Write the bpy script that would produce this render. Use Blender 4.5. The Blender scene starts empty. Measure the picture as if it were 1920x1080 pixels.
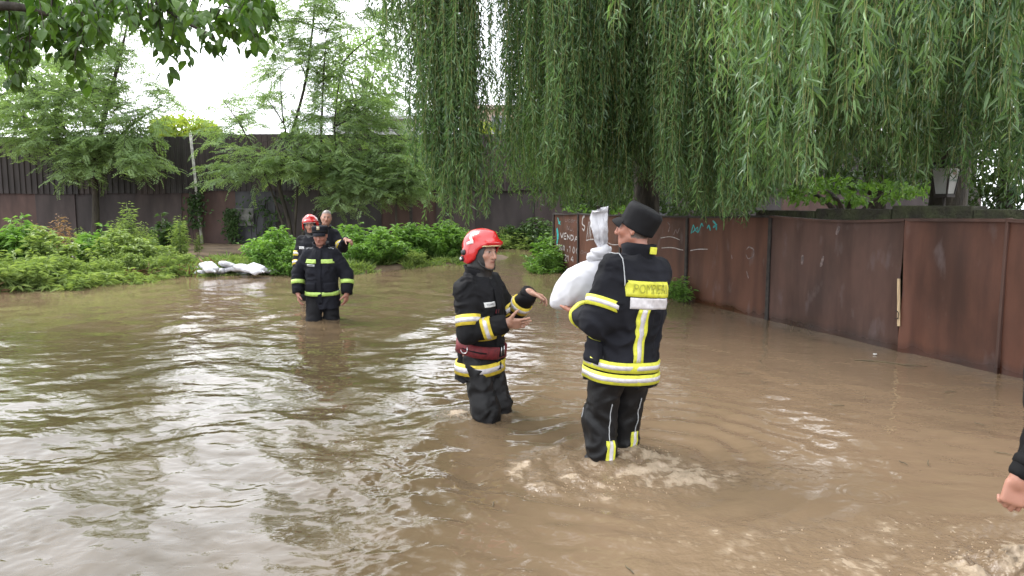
import bpy, math, random
import numpy as np
from mathutils import Vector, Matrix

SC = bpy.context.scene
COL = SC.collection
rng = np.random.default_rng(7)
random.seed(7)
PI = math.pi

# ------------------------------------------------------------------ camera
F_PX = 1397.0
CAM_H = 1.5
PITCH = math.atan(160.0 / F_PX)
cam_d = bpy.data.cameras.new("camera")
cam_d.sensor_width = 36.0
cam_d.lens = 36.0 * F_PX / 1920.0
cam_d.clip_start = 0.05
cam_d.clip_end = 600.0
cam = bpy.data.objects.new("camera", cam_d)
COL.objects.link(cam)
cam.location = (0, 0, CAM_H)
cam.rotation_euler = (PI / 2 - PITCH, 0, 0)
SC.camera = cam

# ------------------------------------------------------------------ sky, sun, exposure
SUN_EL, SUN_AZ = math.radians(52), math.radians(-55)      # azimuth from +Y towards +X
w = bpy.data.worlds.new("World")
SC.world = w
w.use_nodes = True
nt = w.node_tree
nt.nodes.clear()
sky = nt.nodes.new("ShaderNodeTexSky")
sky.sky_type = 'NISHITA'
sky.sun_disc = False
sky.sun_elevation = SUN_EL
sky.sun_rotation = SUN_AZ
sky.air_density = 1.0
sky.dust_density = 4.0
hsv = nt.nodes.new("ShaderNodeHueSaturation")
hsv.inputs['Saturation'].default_value = 0.25
nt.links.new(sky.outputs[0], hsv.inputs['Color'])
# an even overcast layer over the clear sky, with faint cloud relief
tc = nt.nodes.new("ShaderNodeTexCoord")
cn = nt.nodes.new("ShaderNodeTexNoise")
cn.inputs['Scale'].default_value = 2.2
cn.inputs['Detail'].default_value = 5.0
nt.links.new(tc.outputs['Generated'], cn.inputs['Vector'])
cr = nt.nodes.new("ShaderNodeValToRGB")
cr.color_ramp.elements[0].position = 0.3
cr.color_ramp.elements[0].color = (8.6, 9.0, 9.6, 1)
cr.color_ramp.elements[1].position = 0.7
cr.color_ramp.elements[1].color = (13.0, 13.2, 13.6, 1)
nt.links.new(cn.outputs['Fac'], cr.inputs['Fac'])
mx = nt.nodes.new("ShaderNodeMix")
mx.data_type = 'RGBA'
mx.inputs[0].default_value = 0.88
nt.links.new(hsv.outputs[0], mx.inputs[6])
nt.links.new(cr.outputs[0], mx.inputs[7])
bg = nt.nodes.new("ShaderNodeBackground")
bg.inputs['Strength'].default_value = 0.10
nt.links.new(mx.outputs[2], bg.inputs['Color'])
wo = nt.nodes.new("ShaderNodeOutputWorld")
nt.links.new(bg.outputs[0], wo.inputs['Surface'])

sun_d = bpy.data.lights.new("sun", 'SUN')
sun_d.energy = 1.3
sun_d.angle = math.radians(30)
sun_d.color = (1.0, 0.97, 0.92)
sun = bpy.data.objects.new("sun", sun_d)
COL.objects.link(sun)
_sd = Vector((math.sin(SUN_AZ) * math.cos(SUN_EL), math.cos(SUN_AZ) * math.cos(SUN_EL), math.sin(SUN_EL)))
sun.rotation_euler = _sd.to_track_quat('Z', 'Y').to_euler()

vs = SC.view_settings
vs.view_transform = 'Standard'
vs.look = 'None'
vs.gamma = 1.0
vs.use_curve_mapping = False
vs.exposure = 1.62
SC.cycles.use_denoising = True
SC.cycles.max_bounces = 8
SC.cycles.diffuse_bounces = 3
SC.cycles.glossy_bounces = 3
SC.cycles.transmission_bounces = 4
SC.cycles.transparent_max_bounces = 6
SC.cycles.sample_clamp_indirect = 6.0

# ------------------------------------------------------------------ pixel helpers (photo 1920 x 1080)
CT, ST = math.cos(PITCH), math.sin(PITCH)
def ray(u, v):
    a = (u - 960.0) / F_PX; b = (540.0 - v) / F_PX
    return np.array([a, CT + b * ST, -ST + b * CT])
def at(u, v, Y):                       # point of the pixel's ray at ground distance Y
    d = ray(u, v); return np.array([0, 0, CAM_H]) + d * (Y / d[1])
def gnd(u, v, z=0.0):                  # where the pixel's ray meets the level z
    d = ray(u, v); return np.array([0, 0, CAM_H]) + d * ((z - CAM_H) / d[2])
def norm(a):
    a = np.asarray(a, float); return a / (np.linalg.norm(a, axis=-1, keepdims=True) + 1e-12)

# ------------------------------------------------------------------ object helpers
def tag(o, label=None, cat=None, group=None, kind=None):
    if label: o['label'] = label
    if cat: o['category'] = cat
    if group: o['group'] = group
    if kind: o['kind'] = kind
    return o
def thing(name, label, cat, loc=(0, 0, 0), rz=0.0, group=None):
    o = bpy.data.objects.new(name, None); COL.objects.link(o)
    o.location = loc; o.rotation_euler = (0, 0, rz); o.empty_display_size = 0.1
    return tag(o, label, cat, group)
def link(o, parent=None, world=True):
    COL.objects.link(o)
    if parent is not None:
        o.parent = parent
        if world:                      # vertices given in world coordinates
            m = Matrix.Identity(4); p = parent
            while p is not None:
                m = Matrix.LocRotScale(p.location, p.rotation_euler, p.scale) @ m if p.parent is None else (p.matrix_parent_inverse @ Matrix.LocRotScale(p.location, p.rotation_euler, p.scale)) @ m
                p = p.parent
            o.matrix_parent_inverse = m.inverted()
    return o
def mesh_np(name, V, faces, smooth=True):
    """faces: list of (n,k) int arrays"""
    V = np.asarray(V, np.float32).reshape(-1, 3)
    faces = [np.asarray(f, np.int32) for f in faces if len(f)]
    me = bpy.data.meshes.new(name)
    me.vertices.add(len(V)); me.vertices.foreach_set("co", V.ravel())
    loops = np.concatenate([f.ravel() for f in faces])
    tot = np.concatenate([np.full(len(f), f.shape[1], np.int32) for f in faces])
    st = np.concatenate([[0], np.cumsum(tot)[:-1]]).astype(np.int32)
    me.loops.add(len(loops)); me.loops.foreach_set("vertex_index", loops)
    me.polygons.add(len(tot)); me.polygons.foreach_set("loop_start", st); me.polygons.foreach_set("loop_total", tot)
    me.polygons.foreach_set("use_smooth", np.full(len(tot), smooth, bool))
    me.update(calc_edges=True)
    return me
def attr(me, name, vals, kind='FLOAT'):
    a = me.attributes.new(name, kind, 'POINT')
    vals = np.asarray(vals, np.float32)
    a.data.foreach_set('color' if kind == 'FLOAT_COLOR' else 'value', vals.ravel())
def obj(name, me, mat, parent=None, world=True):
    o = bpy.data.objects.new(name, me)
    if mat is not None and len(me.materials) == 0: me.materials.append(mat)
    return link(o, parent, world)

class MB:                              # collects boxes, tubes and sheets into one mesh
    def __init__(s): s.V = []; s.Q = []; s.T = []; s.n = 0
    def add(s, V, Q=(), T=()):
        V = np.asarray(V, float).reshape(-1, 3)
        if len(Q): s.Q.append(np.asarray(Q, int) + s.n)
        if len(T): s.T.append(np.asarray(T, int) + s.n)
        s.V.append(V); s.n += len(V); return s
    def box(s, c, half, R=np.eye(3), bevel=0.0):
        c = np.asarray(c, float); h = np.asarray(half, float); R = np.asarray(R, float)
        if bevel <= 0:
            P = np.array([[x, y, z] for x in (-1, 1) for y in (-1, 1) for z in (-1, 1)], float) * h
            return s.add(P @ R.T + c, [[0, 1, 3, 2], [4, 6, 7, 5], [0, 4, 5, 1], [2, 3, 7, 6], [0, 2, 6, 4], [1, 5, 7, 3]])
        import bmesh
        bm = bmesh.new(); bmesh.ops.create_cube(bm, size=2.0)
        for v in bm.verts: v.co = Vector((v.co.x * h[0], v.co.y * h[1], v.co.z * h[2]))
        bmesh.ops.bevel(bm, geom=bm.edges[:], offset=bevel, segments=2, affect='EDGES', profile=0.5)
        bm.verts.ensure_lookup_table()
        V = np.array([v.co[:] for v in bm.verts]) @ R.T + c
        q = [[v.index for v in f.verts] for f in bm.faces if len(f.verts) == 4]
        t = [[v.index for v in f.verts] for f in bm.faces if len(f.verts) == 3]
        bm.free(); return s.add(V, q, t)
    def tube(s, pts, rad, n=8, caps=True):
        pts = np.asarray(pts, float); m = len(pts)
        rad = np.broadcast_to(np.asarray(rad, float), (m,))
        T = norm(np.gradient(pts, axis=0))
        ref = np.array([0, 0, 1.0]) if abs(T[0, 2]) < 0.9 else np.array([1.0, 0, 0])
        U = norm(np.cross(T, ref)); W = np.cross(T, U)
        for i in range(1, m):
            if (U[i] * U[i - 1]).sum() < 0: U[i] *= -1; W[i] *= -1
        a = np.arange(n) * 2 * PI / n
        V = pts[:, None] + rad[:, None, None] * (np.cos(a)[None, :, None] * U[:, None] + np.sin(a)[None, :, None] * W[:, None])
        i = np.arange(m - 1)[:, None]; j = np.arange(n)[None]; k = (j + 1) % n
        Q = np.stack([i * n + j, i * n + k, (i + 1) * n + k, (i + 1) * n + j], -1).reshape(-1, 4)
        V = V.reshape(-1, 3); T3 = []
        if caps:
            V = np.vstack([V, pts[0], pts[-1]]); b = m * n
            T3 = [[b, (q + 1) % n, q] for q in range(n)] + [[b + 1, (m - 1) * n + q, (m - 1) * n + (q + 1) % n] for q in range(n)]
        return s.add(V, Q, T3)
    def grid(s, P, loop=False):        # P (a,b,3)
        a, b = P.shape[:2]
        i = np.arange(a - 1)[:, None]; j = np.arange(b if loop else b - 1)[None]; k = (j + 1) % b
        Q = np.stack([i * b + j, i * b + k, (i + 1) * b + k, (i + 1) * b + j], -1).reshape(-1, 4)
        return s.add(P.reshape(-1, 3), Q)
    def build(s, name, mat, parent=None, smooth=False, world=True):
        V = np.concatenate(s.V); fs = []
        if s.Q: fs.append(np.concatenate(s.Q))
        if s.T: fs.append(np.concatenate(s.T))
        return obj(name, mesh_np(name, V, fs, smooth), mat, parent, world)

# ------------------------------------------------------------------ numpy noise
def _h(ix, iy, iz, seed):
    n = (ix.astype(np.int64) * 374761393 + iy.astype(np.int64) * 668265263 + iz.astype(np.int64) * 2147483647 + seed * 1274126177) & 0xffffffff
    n = ((n ^ (n >> 13)) * 1274126177) & 0xffffffff
    return ((n ^ (n >> 16)) & 0xffff).astype(np.float32) / 65535.0
def vnoise(P, seed=0):                 # value noise in -1..1
    P = np.asarray(P, np.float32); i = np.floor(P); f = P - i; i = i.astype(np.int64)
    f = f * f * (3 - 2 * f); x, y, z = i[..., 0], i[..., 1], i[..., 2]
    r = 0
    for a in (0, 1):
        for b in (0, 1):
            for c in (0, 1):
                wgt = (f[..., 0] if a else 1 - f[..., 0]) * (f[..., 1] if b else 1 - f[..., 1]) * (f[..., 2] if c else 1 - f[..., 2])
                r = r + wgt * _h(x + a, y + b, z + c, seed)
    return r * 2 - 1
def fbm(P, o=4, seed=0):
    P = np.asarray(P, np.float32); r = 0; a = 1.0; s = 0
    for k in range(o):
        r = r + a * vnoise(P * (2.03 ** k) + 17.3 * k, seed + k); s += a; a *= 0.5
    return r / s
def noise2(x, y, o=3, seed=0):
    return fbm(np.stack([x, y, np.zeros_like(x) + seed * 3.7], -1), o, seed)
def sstep(a, b, x):
    t = np.clip((x - a) / (b - a), 0, 1); return t * t * (3 - 2 * t)

# ------------------------------------------------------------------ materials
MATS = {}
def mat(name, col, rough=0.7, var=0.15, scale=6.0, bump=0.15, bscale=40.0, metal=0.0, spec=0.5, col2=None, bdist=0.01, stretch=(1, 1, 1), detail=6.0, coat=0.0, ramp=(0.35, 0.65)):
    m = bpy.data.materials.new(name); m.use_nodes = True
    n = m.node_tree.nodes; L = m.node_tree.links
    b = n['Principled BSDF']
    b.inputs['Roughness'].default_value = rough; b.inputs['Metallic'].default_value = metal
    b.inputs['Specular IOR Level'].default_value = spec
    b.inputs['Coat Weight'].default_value = coat
    t = n.new('ShaderNodeTexCoord'); mp = n.new('ShaderNodeMapping'); mp.inputs['Scale'].default_value = stretch
    L.new(t.outputs['Object'], mp.inputs['Vector'])
    no = n.new('ShaderNodeTexNoise'); no.inputs['Scale'].default_value = scale; no.inputs['Detail'].default_value = detail
    L.new(mp.outputs[0], no.inputs['Vector'])
    r = n.new('ShaderNodeValToRGB')
    c = np.array(col); c2 = np.array(col2) if col2 is not None else np.clip(c * (1 + 2 * var), 0, 1)
    c1 = c if col2 is not None else c * (1 - var)
    r.color_ramp.elements[0].position, r.color_ramp.elements[1].position = ramp
    r.color_ramp.elements[0].color = (*c1, 1); r.color_ramp.elements[1].color = (*c2, 1)
    L.new(no.outputs['Fac'], r.inputs['Fac']); L.new(r.outputs['Color'], b.inputs['Base Color'])
    if bump > 0:
        nb = n.new('ShaderNodeTexNoise'); nb.inputs['Scale'].default_value = bscale; nb.inputs['Detail'].default_value = 4
        L.new(mp.outputs[0], nb.inputs['Vector'])
        bp = n.new('ShaderNodeBump'); bp.inputs['Strength'].default_value = bump; bp.inputs['Distance'].default_value = bdist
        L.new(nb.outputs['Fac'], bp.inputs['Height']); L.new(bp.outputs[0], b.inputs['Normal'])
    MATS[name] = m; return m
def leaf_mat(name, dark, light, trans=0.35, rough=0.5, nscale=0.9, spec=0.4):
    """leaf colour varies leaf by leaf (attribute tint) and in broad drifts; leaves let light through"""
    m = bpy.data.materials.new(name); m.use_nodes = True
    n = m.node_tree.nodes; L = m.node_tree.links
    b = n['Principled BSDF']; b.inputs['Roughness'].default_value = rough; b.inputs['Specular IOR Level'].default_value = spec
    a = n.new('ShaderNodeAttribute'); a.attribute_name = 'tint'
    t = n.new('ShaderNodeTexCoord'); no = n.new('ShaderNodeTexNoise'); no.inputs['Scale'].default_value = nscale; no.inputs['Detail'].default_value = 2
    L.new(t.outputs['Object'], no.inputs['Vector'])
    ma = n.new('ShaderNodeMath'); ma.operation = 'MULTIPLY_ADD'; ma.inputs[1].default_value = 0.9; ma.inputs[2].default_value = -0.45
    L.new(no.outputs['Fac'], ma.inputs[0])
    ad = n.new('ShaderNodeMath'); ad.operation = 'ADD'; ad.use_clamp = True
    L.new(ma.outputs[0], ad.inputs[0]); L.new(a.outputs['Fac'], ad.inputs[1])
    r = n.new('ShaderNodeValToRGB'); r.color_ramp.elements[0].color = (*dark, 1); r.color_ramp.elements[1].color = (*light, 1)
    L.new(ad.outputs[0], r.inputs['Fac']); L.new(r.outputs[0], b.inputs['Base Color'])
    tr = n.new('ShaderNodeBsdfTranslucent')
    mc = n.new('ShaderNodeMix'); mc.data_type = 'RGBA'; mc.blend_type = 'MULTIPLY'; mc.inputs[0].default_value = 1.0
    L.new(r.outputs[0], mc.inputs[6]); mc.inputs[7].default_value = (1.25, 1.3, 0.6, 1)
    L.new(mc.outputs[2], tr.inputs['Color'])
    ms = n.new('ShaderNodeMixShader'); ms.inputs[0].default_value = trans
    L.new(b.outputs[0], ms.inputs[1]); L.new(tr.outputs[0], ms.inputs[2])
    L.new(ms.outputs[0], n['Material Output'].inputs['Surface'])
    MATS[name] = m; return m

M_bark = mat('bark', (0.030, 0.025, 0.018), 0.9, 0.4, 9, 0.8, 30, stretch=(1, 1, 0.25), bdist=0.03)
M_twig = mat('twig', (0.07, 0.055, 0.03), 0.8, 0.3, 9, 0.2)
M_willow_stem = mat('willow_stem', (0.16, 0.17, 0.05), 0.6, 0.2, 5, 0.0)
M_green_stem = mat('green_stem', (0.10, 0.15, 0.04), 0.6, 0.2, 5, 0.0)
M_mud = mat('mud', (0.11, 0.078, 0.05), 0.75, 0.35, 1.2, 0.6, 8, bdist=0.05, spec=0.3)

# ================================================================== terrain
EDGE = np.array([[-40, 9.0], [-14, 11.2], [-8.8, 12.6], [-6.9, 15.3], [-4.6, 16.0], [-3.4, 15.6], [-2.2, 17.6], [-1.2, 18.3], [-0.2, 20.5], [0.3, 24.5], [3, 25.2], [40, 25.5]])
DEPTH = np.array([[0.66, 4.2, .29], [-0.22, 5.15, .46], [-2.45, 9.5, .53], [-2.95, 11.4, .45], [-2.7, 12.3, .38], [2.2, 2.9, .42], [0, 0, .32], [3, 8, .5], [-5, 5, .5], [0, 16, .4], [-6, 10, .5]])
def gz(x, y):
    x = np.asarray(x, float); y = np.asarray(y, float)
    wsum = 0; d = 0
    for a, b, c in DEPTH:
        k = 1 / ((x - a) ** 2 + (y - b) ** 2 + 0.02) ** 1.2; wsum = wsum + k; d = d + k * c
    bed = -d / wsum
    e = np.interp(x, EDGE[:, 0], EDGE[:, 1])
    t = y - e
    bank = 0.10 + 0.10 * noise2(x * 0.7, y * 0.7, 3, 5)
    back = -0.03 + 0.05 * noise2(x * 0.5, y * 0.9, 3, 9)         # wet mud track in front of the far fence
    left = sstep(-7.5, -9.5, x) * 0.12
    bank = bank + (back - bank) * sstep(2.6, 4.2, t) + left
    z = bed + (bank - bed) * sstep(-1.2, 0.35, t)
    yard = x - (6.39 - 0.325 * y)                                 # behind the rusty fence: a low yard
    z = np.where(yard > 0.1, -0.12 + 0.06 * noise2(x, y, 2, 3), z)
    return z
def build_ground():
    xs = np.concatenate([np.linspace(-300, -30, 10), np.linspace(-28, 20, 110), np.linspace(22, 300, 10)])
    ys = np.concatenate([np.linspace(-100, -4, 6), np.linspace(-3, 34, 100), np.linspace(36, 500, 12)])
    X, Y = np.meshgrid(xs, ys)
    o = MB().grid(np.stack([X, Y, gz(X, Y)], -1)).build('ground', M_mud, smooth=True)
    tag(o, 'brown muddy ground under the flood and along the bank', kind='structure')
build_ground()

# ================================================================== flood water
LEGS = [(0.60, 4.15, .030, 1.0), (0.78, 4.30, .028, 1.0), (-0.26, 5.15, .014, 1.3), (-0.10, 5.25, .012, 1.2), (-2.52, 9.45, .012, 1.6), (-2.34, 9.5, .012, 1.6), (2.25, 2.85, .02, 1.0)]
def water_height(x, y):
    r = np.random.default_rng(21)
    calm = 1 - 0.62 * sstep(0.2, 1.4, x + 0.12 * (y - 4)) 
    patch = 0.65 + 0.6 * noise2(x * 0.55 + 3, y * 0.40, 3, 12)
    patch = np.clip(patch, 0.14, 1.35)
    xx = x + 0.30 * noise2(x * 0.7, y * 0.7, 2, 31); yy = y + 0.30 * noise2(x * 0.7 + 9, y * 0.7, 2, 32)
    h = 0
    for i in range(70):
        lam = math.exp(r.uniform(math.log(0.075), math.log(1.3)))
        th = PI / 2 + r.normal(0, 1.0) + (PI if r.random() < .3 else 0) + 0.25
        A = 0.0033 * lam ** 1.0 * r.uniform(0.5, 1.4)
        k = 2 * PI / lam
        h = h + A * np.sin(k * (math.cos(th) * xx + math.sin(th) * yy) + r.uniform(0, 6.28))
    h = h * patch * calm * (1.10 - 0.50 * sstep(4.5, 8.5, y))
    # finely ruffled patches close by
    mask = sstep(.02, .34, noise2(x * 1.25 + 2, y * 1.6, 3, 91)) * sstep(6.0, 3.6, y) * sstep(.7, -.4, x); mi = mask > .01
    if mi.any():
        xm, ym = xx[mi], yy[mi]; fine_ = 0
        for i in range(26):
            lam = r.uniform(.04, .12); th = r.uniform(0, 2 * PI); k = 2 * PI / lam
            fine_ = fine_ + .0042 * lam * np.sin(k * (math.cos(th) * xm + math.sin(th) * ym) + r.uniform(0, 6.28))
        h[mi] += mask[mi] * fine_
    # long parallel streaks running beside the rusty fence
    s = (x - (6.39 - 0.325 * y)) * 0.951
    h = h + 0.0035 * np.sin(10 * s + 2.0 * noise2(x * .6, y * .5, 2, 40) * 2) * sstep(-3.6, -0.6, s) * (0.5 + 0.5 * noise2(x, y * .4, 2, 41))
    for (a, b, A, lm) in LEGS:
        dx, dy = x - a, y - b
        d = np.sqrt(dx * dx + dy * dy) + 1e-6
        wob = 0.10 * noise2(x * 2.2, y * 2.2, 2, 50)
        h = h + 0.55 * A * np.cos(2 * PI * (d + wob) / (0.24 * lm)) * np.exp(-d / (0.65 * lm)) * sstep(0.03, 0.22, d) * (0.6 + 0.4 * noise2(x * 1.5, y * 1.5, 2, 51))
    # rain rings
    for i in range(130):
        a = r.uniform(-4.5, 2.5); b = r.uniform(3.7, 9.5); R = r.uniform(0.03, 0.13)
        m = (np.abs(x - a) < .3) & (np.abs(y - b) < .3)
        if not m.any(): continue
        d = np.sqrt((x[m] - a) ** 2 + (y[m] - b) ** 2)
        h[m] += 0.0016 * np.sin((d - R) * 2 * PI / 0.035) * np.exp(-((d - R) / 0.03) ** 2)
    return h
def foam_field(x, y):
    """how aerated and torn the surface is (0..1), and its height"""
    n1 = noise2(x * 5, y * 5, 4, 60); n2 = noise2(x * 15, y * 15, 4, 61); n3 = noise2(x * 2.2, y * 2.2, 3, 62)
    dx, dy = x - 0.62, y - 4.02
    rr = np.sqrt((dx / 1.0) ** 2 + (dy / 0.75) ** 2) + 0.30 * n3 + 0.10 * n1
    body = sstep(0.72, 0.20, rr)
    front = np.exp(-((rr - 0.60) / 0.10) ** 2) * (0.55 + 0.7 * noise2(x * 3, y * 3, 2, 68)) * sstep(0.25, -0.25, dx + 0.35 * dy)     # torn front to the left
    tail = np.exp(-((y - 3.98 - 0.10 * n3) / 0.16) ** 2) * sstep(0.6, 1.0, x) * sstep(2.0, 1.2, x)
    m = np.clip(0.85 * body + 1.0 * front + 0.55 * tail, 0, 1.2)
    # churned water in front, drifting to the right
    low = sstep(3.75, 3.2, y - 0.22 * n3) * sstep(0.15, 1.0, x + 0.3 * n3) * 0.55
    # splash thrown up by the person wading at the right edge
    sp = np.exp(-(((x - 2.06) / 0.30) ** 2 + ((y - 2.90) / 0.15) ** 2))
    # small curls round the other legs
    c = 0
    for a, b, s in ((-0.33, 5.05, .16), (-0.12, 5.15, .13), (-0.42, 5.2, .12), (-2.45, 9.45, .14), (0.72, 4.22, .16)):
        c = c + np.exp(-(((x - a) ** 2 + (y - b) ** 2) / s ** 2)) * 0.8
    tot = m + low + 0.9 * sp + c
    foam = np.clip(sstep(0.30, 0.95, tot * (0.56 + 1.2 * n2 + 0.75 * n1 + 0.5 * noise2(x * 40, y * 40, 2, 66))), 0, 1)
    speck = sstep(0.34, 0.62, noise2(x * 46, y * 46, 2, 63)) * sstep(0.0, 0.25, noise2(x * 3.1, y * 3.1, 2, 64)) * sstep(0.05, 0.4, low + sp + 0.5 * m) * 0.7
    foam = np.clip(foam + speck, 0, 1)
    ridged = 1 - np.abs(n2) * 2
    hh = m * (0.022 * n1 + 0.014 * ridged + 0.008 * noise2(x * 30, y * 30, 2, 67) + 0.004) + low * (0.016 * n1 + 0.008 * ridged) + c * (0.02 * (ridged + .4))
    hh = hh + sp * (0.05 + 0.07 * n1 + 0.03 * ridged)
    hh = hh + front * (0.008 + 0.012 * n1)
    return foam, hh, tot
def build_water():
    # rows and columns spaced as seen from a standing person, so that near waves are finely modelled
    v = np.concatenate([np.linspace(2600, 1120, 40), np.linspace(1116, 470, 400), np.linspace(468, 384.5, 70)])
    Y = CAM_H / np.tan(np.arctan((v - 540) / F_PX) + PITCH)
    t = np.concatenate([np.linspace(-1.8, -0.74, 24), np.linspace(-0.735, 0.735, 545), np.linspace(0.74, 1.8, 24)])
    X = t[None, :] * Y[:, None] * 1.0
    YY = np.repeat(Y[:, None], len(t), 1)
    lod = sstep(60, 14, YY)
    foam, fh, tot = foam_field(X, YY)
    Z = water_height(X, YY) * (0.25 + 0.75 * lod) + fh
    Z = np.where(YY > 90, 0, Z)
    mb = MB().grid(np.stack([X, YY, Z], -1)[:, ::-1])
    m = bpy.data.materials.new('flood_water'); m.use_nodes = True
    n = m.node_tree.nodes; L = m.node_tree.links; b = n['Principled BSDF']
    b.inputs['IOR'].default_value = 1.42
    b.inputs['Specular IOR Level'].default_value = 0.5
    tcn = n.new('ShaderNodeTexCoord')
    a = n.new('ShaderNodeAttribute'); a.attribute_name = 'foam'
    a2 = n.new('ShaderNodeAttribute'); a2.attribute_name = 'churn'
    no = n.new('ShaderNodeTexNoise'); no.inputs['Scale'].default_value = 0.7; no.inputs['Detail'].default_value = 5; no.inputs['Distortion'].default_value = 1.5
    L.new(tcn.outputs['Object'], no.inputs['Vector'])
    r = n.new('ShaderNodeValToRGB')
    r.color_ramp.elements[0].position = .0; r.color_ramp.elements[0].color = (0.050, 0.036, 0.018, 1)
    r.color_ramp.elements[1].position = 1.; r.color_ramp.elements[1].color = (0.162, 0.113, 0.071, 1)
    a3 = n.new('ShaderNodeAttribute'); a3.attribute_name = 'painted_light'
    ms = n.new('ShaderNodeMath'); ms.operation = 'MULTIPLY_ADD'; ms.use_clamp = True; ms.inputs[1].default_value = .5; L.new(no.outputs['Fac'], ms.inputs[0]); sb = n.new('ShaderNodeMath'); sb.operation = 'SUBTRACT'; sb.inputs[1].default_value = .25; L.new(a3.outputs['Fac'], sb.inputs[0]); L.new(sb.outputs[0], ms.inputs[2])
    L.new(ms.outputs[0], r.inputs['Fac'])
    mx = n.new('ShaderNodeMix'); mx.data_type = 'RGBA'
    L.new(a.outputs['Fac'], mx.inputs[0]); L.new(r.outputs[0], mx.inputs[6]); mx.inputs[7].default_value = (0.29, 0.225, 0.158, 1)
    L.new(mx.outputs[2], b.inputs['Base Color'])
    mr = n.new('ShaderNodeMapRange'); mr.inputs[3].default_value = 0.035; mr.inputs[4].default_value = 0.45
    L.new(a.outputs['Fac'], mr.inputs[0]); L.new(mr.outputs[0], b.inputs['Roughness'])
    mp = n.new('ShaderNodeMapping'); mp.inputs['Scale'].default_value = (0.8, 1.15, 1.0); mp.inputs['Rotation'].default_value = (0, 0, 0.3)
    L.new(tcn.outputs['Object'], mp.inputs['Vector'])
    n1 = n.new('ShaderNodeTexNoise'); n1.inputs['Scale'].default_value = 9.0; n1.inputs['Detail'].default_value = 2.5; n1.inputs['Distortion'].default_value = 0.6
    L.new(mp.outputs[0], n1.inputs['Vector'])
    n2 = n.new('ShaderNodeTexNoise'); n2.inputs['Scale'].default_value = 60.0; n2.inputs['Detail'].default_value = 3
    L.new(tcn.outputs['Object'], n2.inputs['Vector'])
    mu = n.new('ShaderNodeMath'); mu.operation = 'MULTIPLY'; L.new(n2.outputs['Fac'], mu.inputs[0]); L.new(a2.outputs['Fac'], mu.inputs[1])
    mu2 = n.new('ShaderNodeMath'); mu2.operation = 'MULTIPLY_ADD'; L.new(n1.outputs['Fac'], mu2.inputs[0]); mu2.inputs[1].default_value = 0.5; L.new(mu.outputs[0], mu2.inputs[2])
    bp = n.new('ShaderNodeBump'); bp.inputs['Strength'].default_value = 0.6; bp.inputs['Distance'].default_value = 0.014
    L.new(mu2.outputs[0], bp.inputs['Height']); L.new(bp.outputs[0], b.inputs['Normal'])
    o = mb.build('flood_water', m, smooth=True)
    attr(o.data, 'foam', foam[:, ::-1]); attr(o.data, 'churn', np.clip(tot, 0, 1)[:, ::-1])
    painted_light = sstep(-1.5, 1.1, X + 0.5 * noise2(X * .6, YY * .35, 3, 81) - 0.07 * (YY - 4)) * .88 + .10 + .75 * sstep(6.5, 12, YY + .8 * noise2(X * .5, YY * .5, 2, 83))   # light and shade painted into the water colour: paler fence side and distance
    attr(o.data, 'painted_light', np.clip(painted_light, 0, 1)[:, ::-1])
    tag(o, 'rippled brown muddy flood water covering the street', kind='structure')
build_water()

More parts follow.
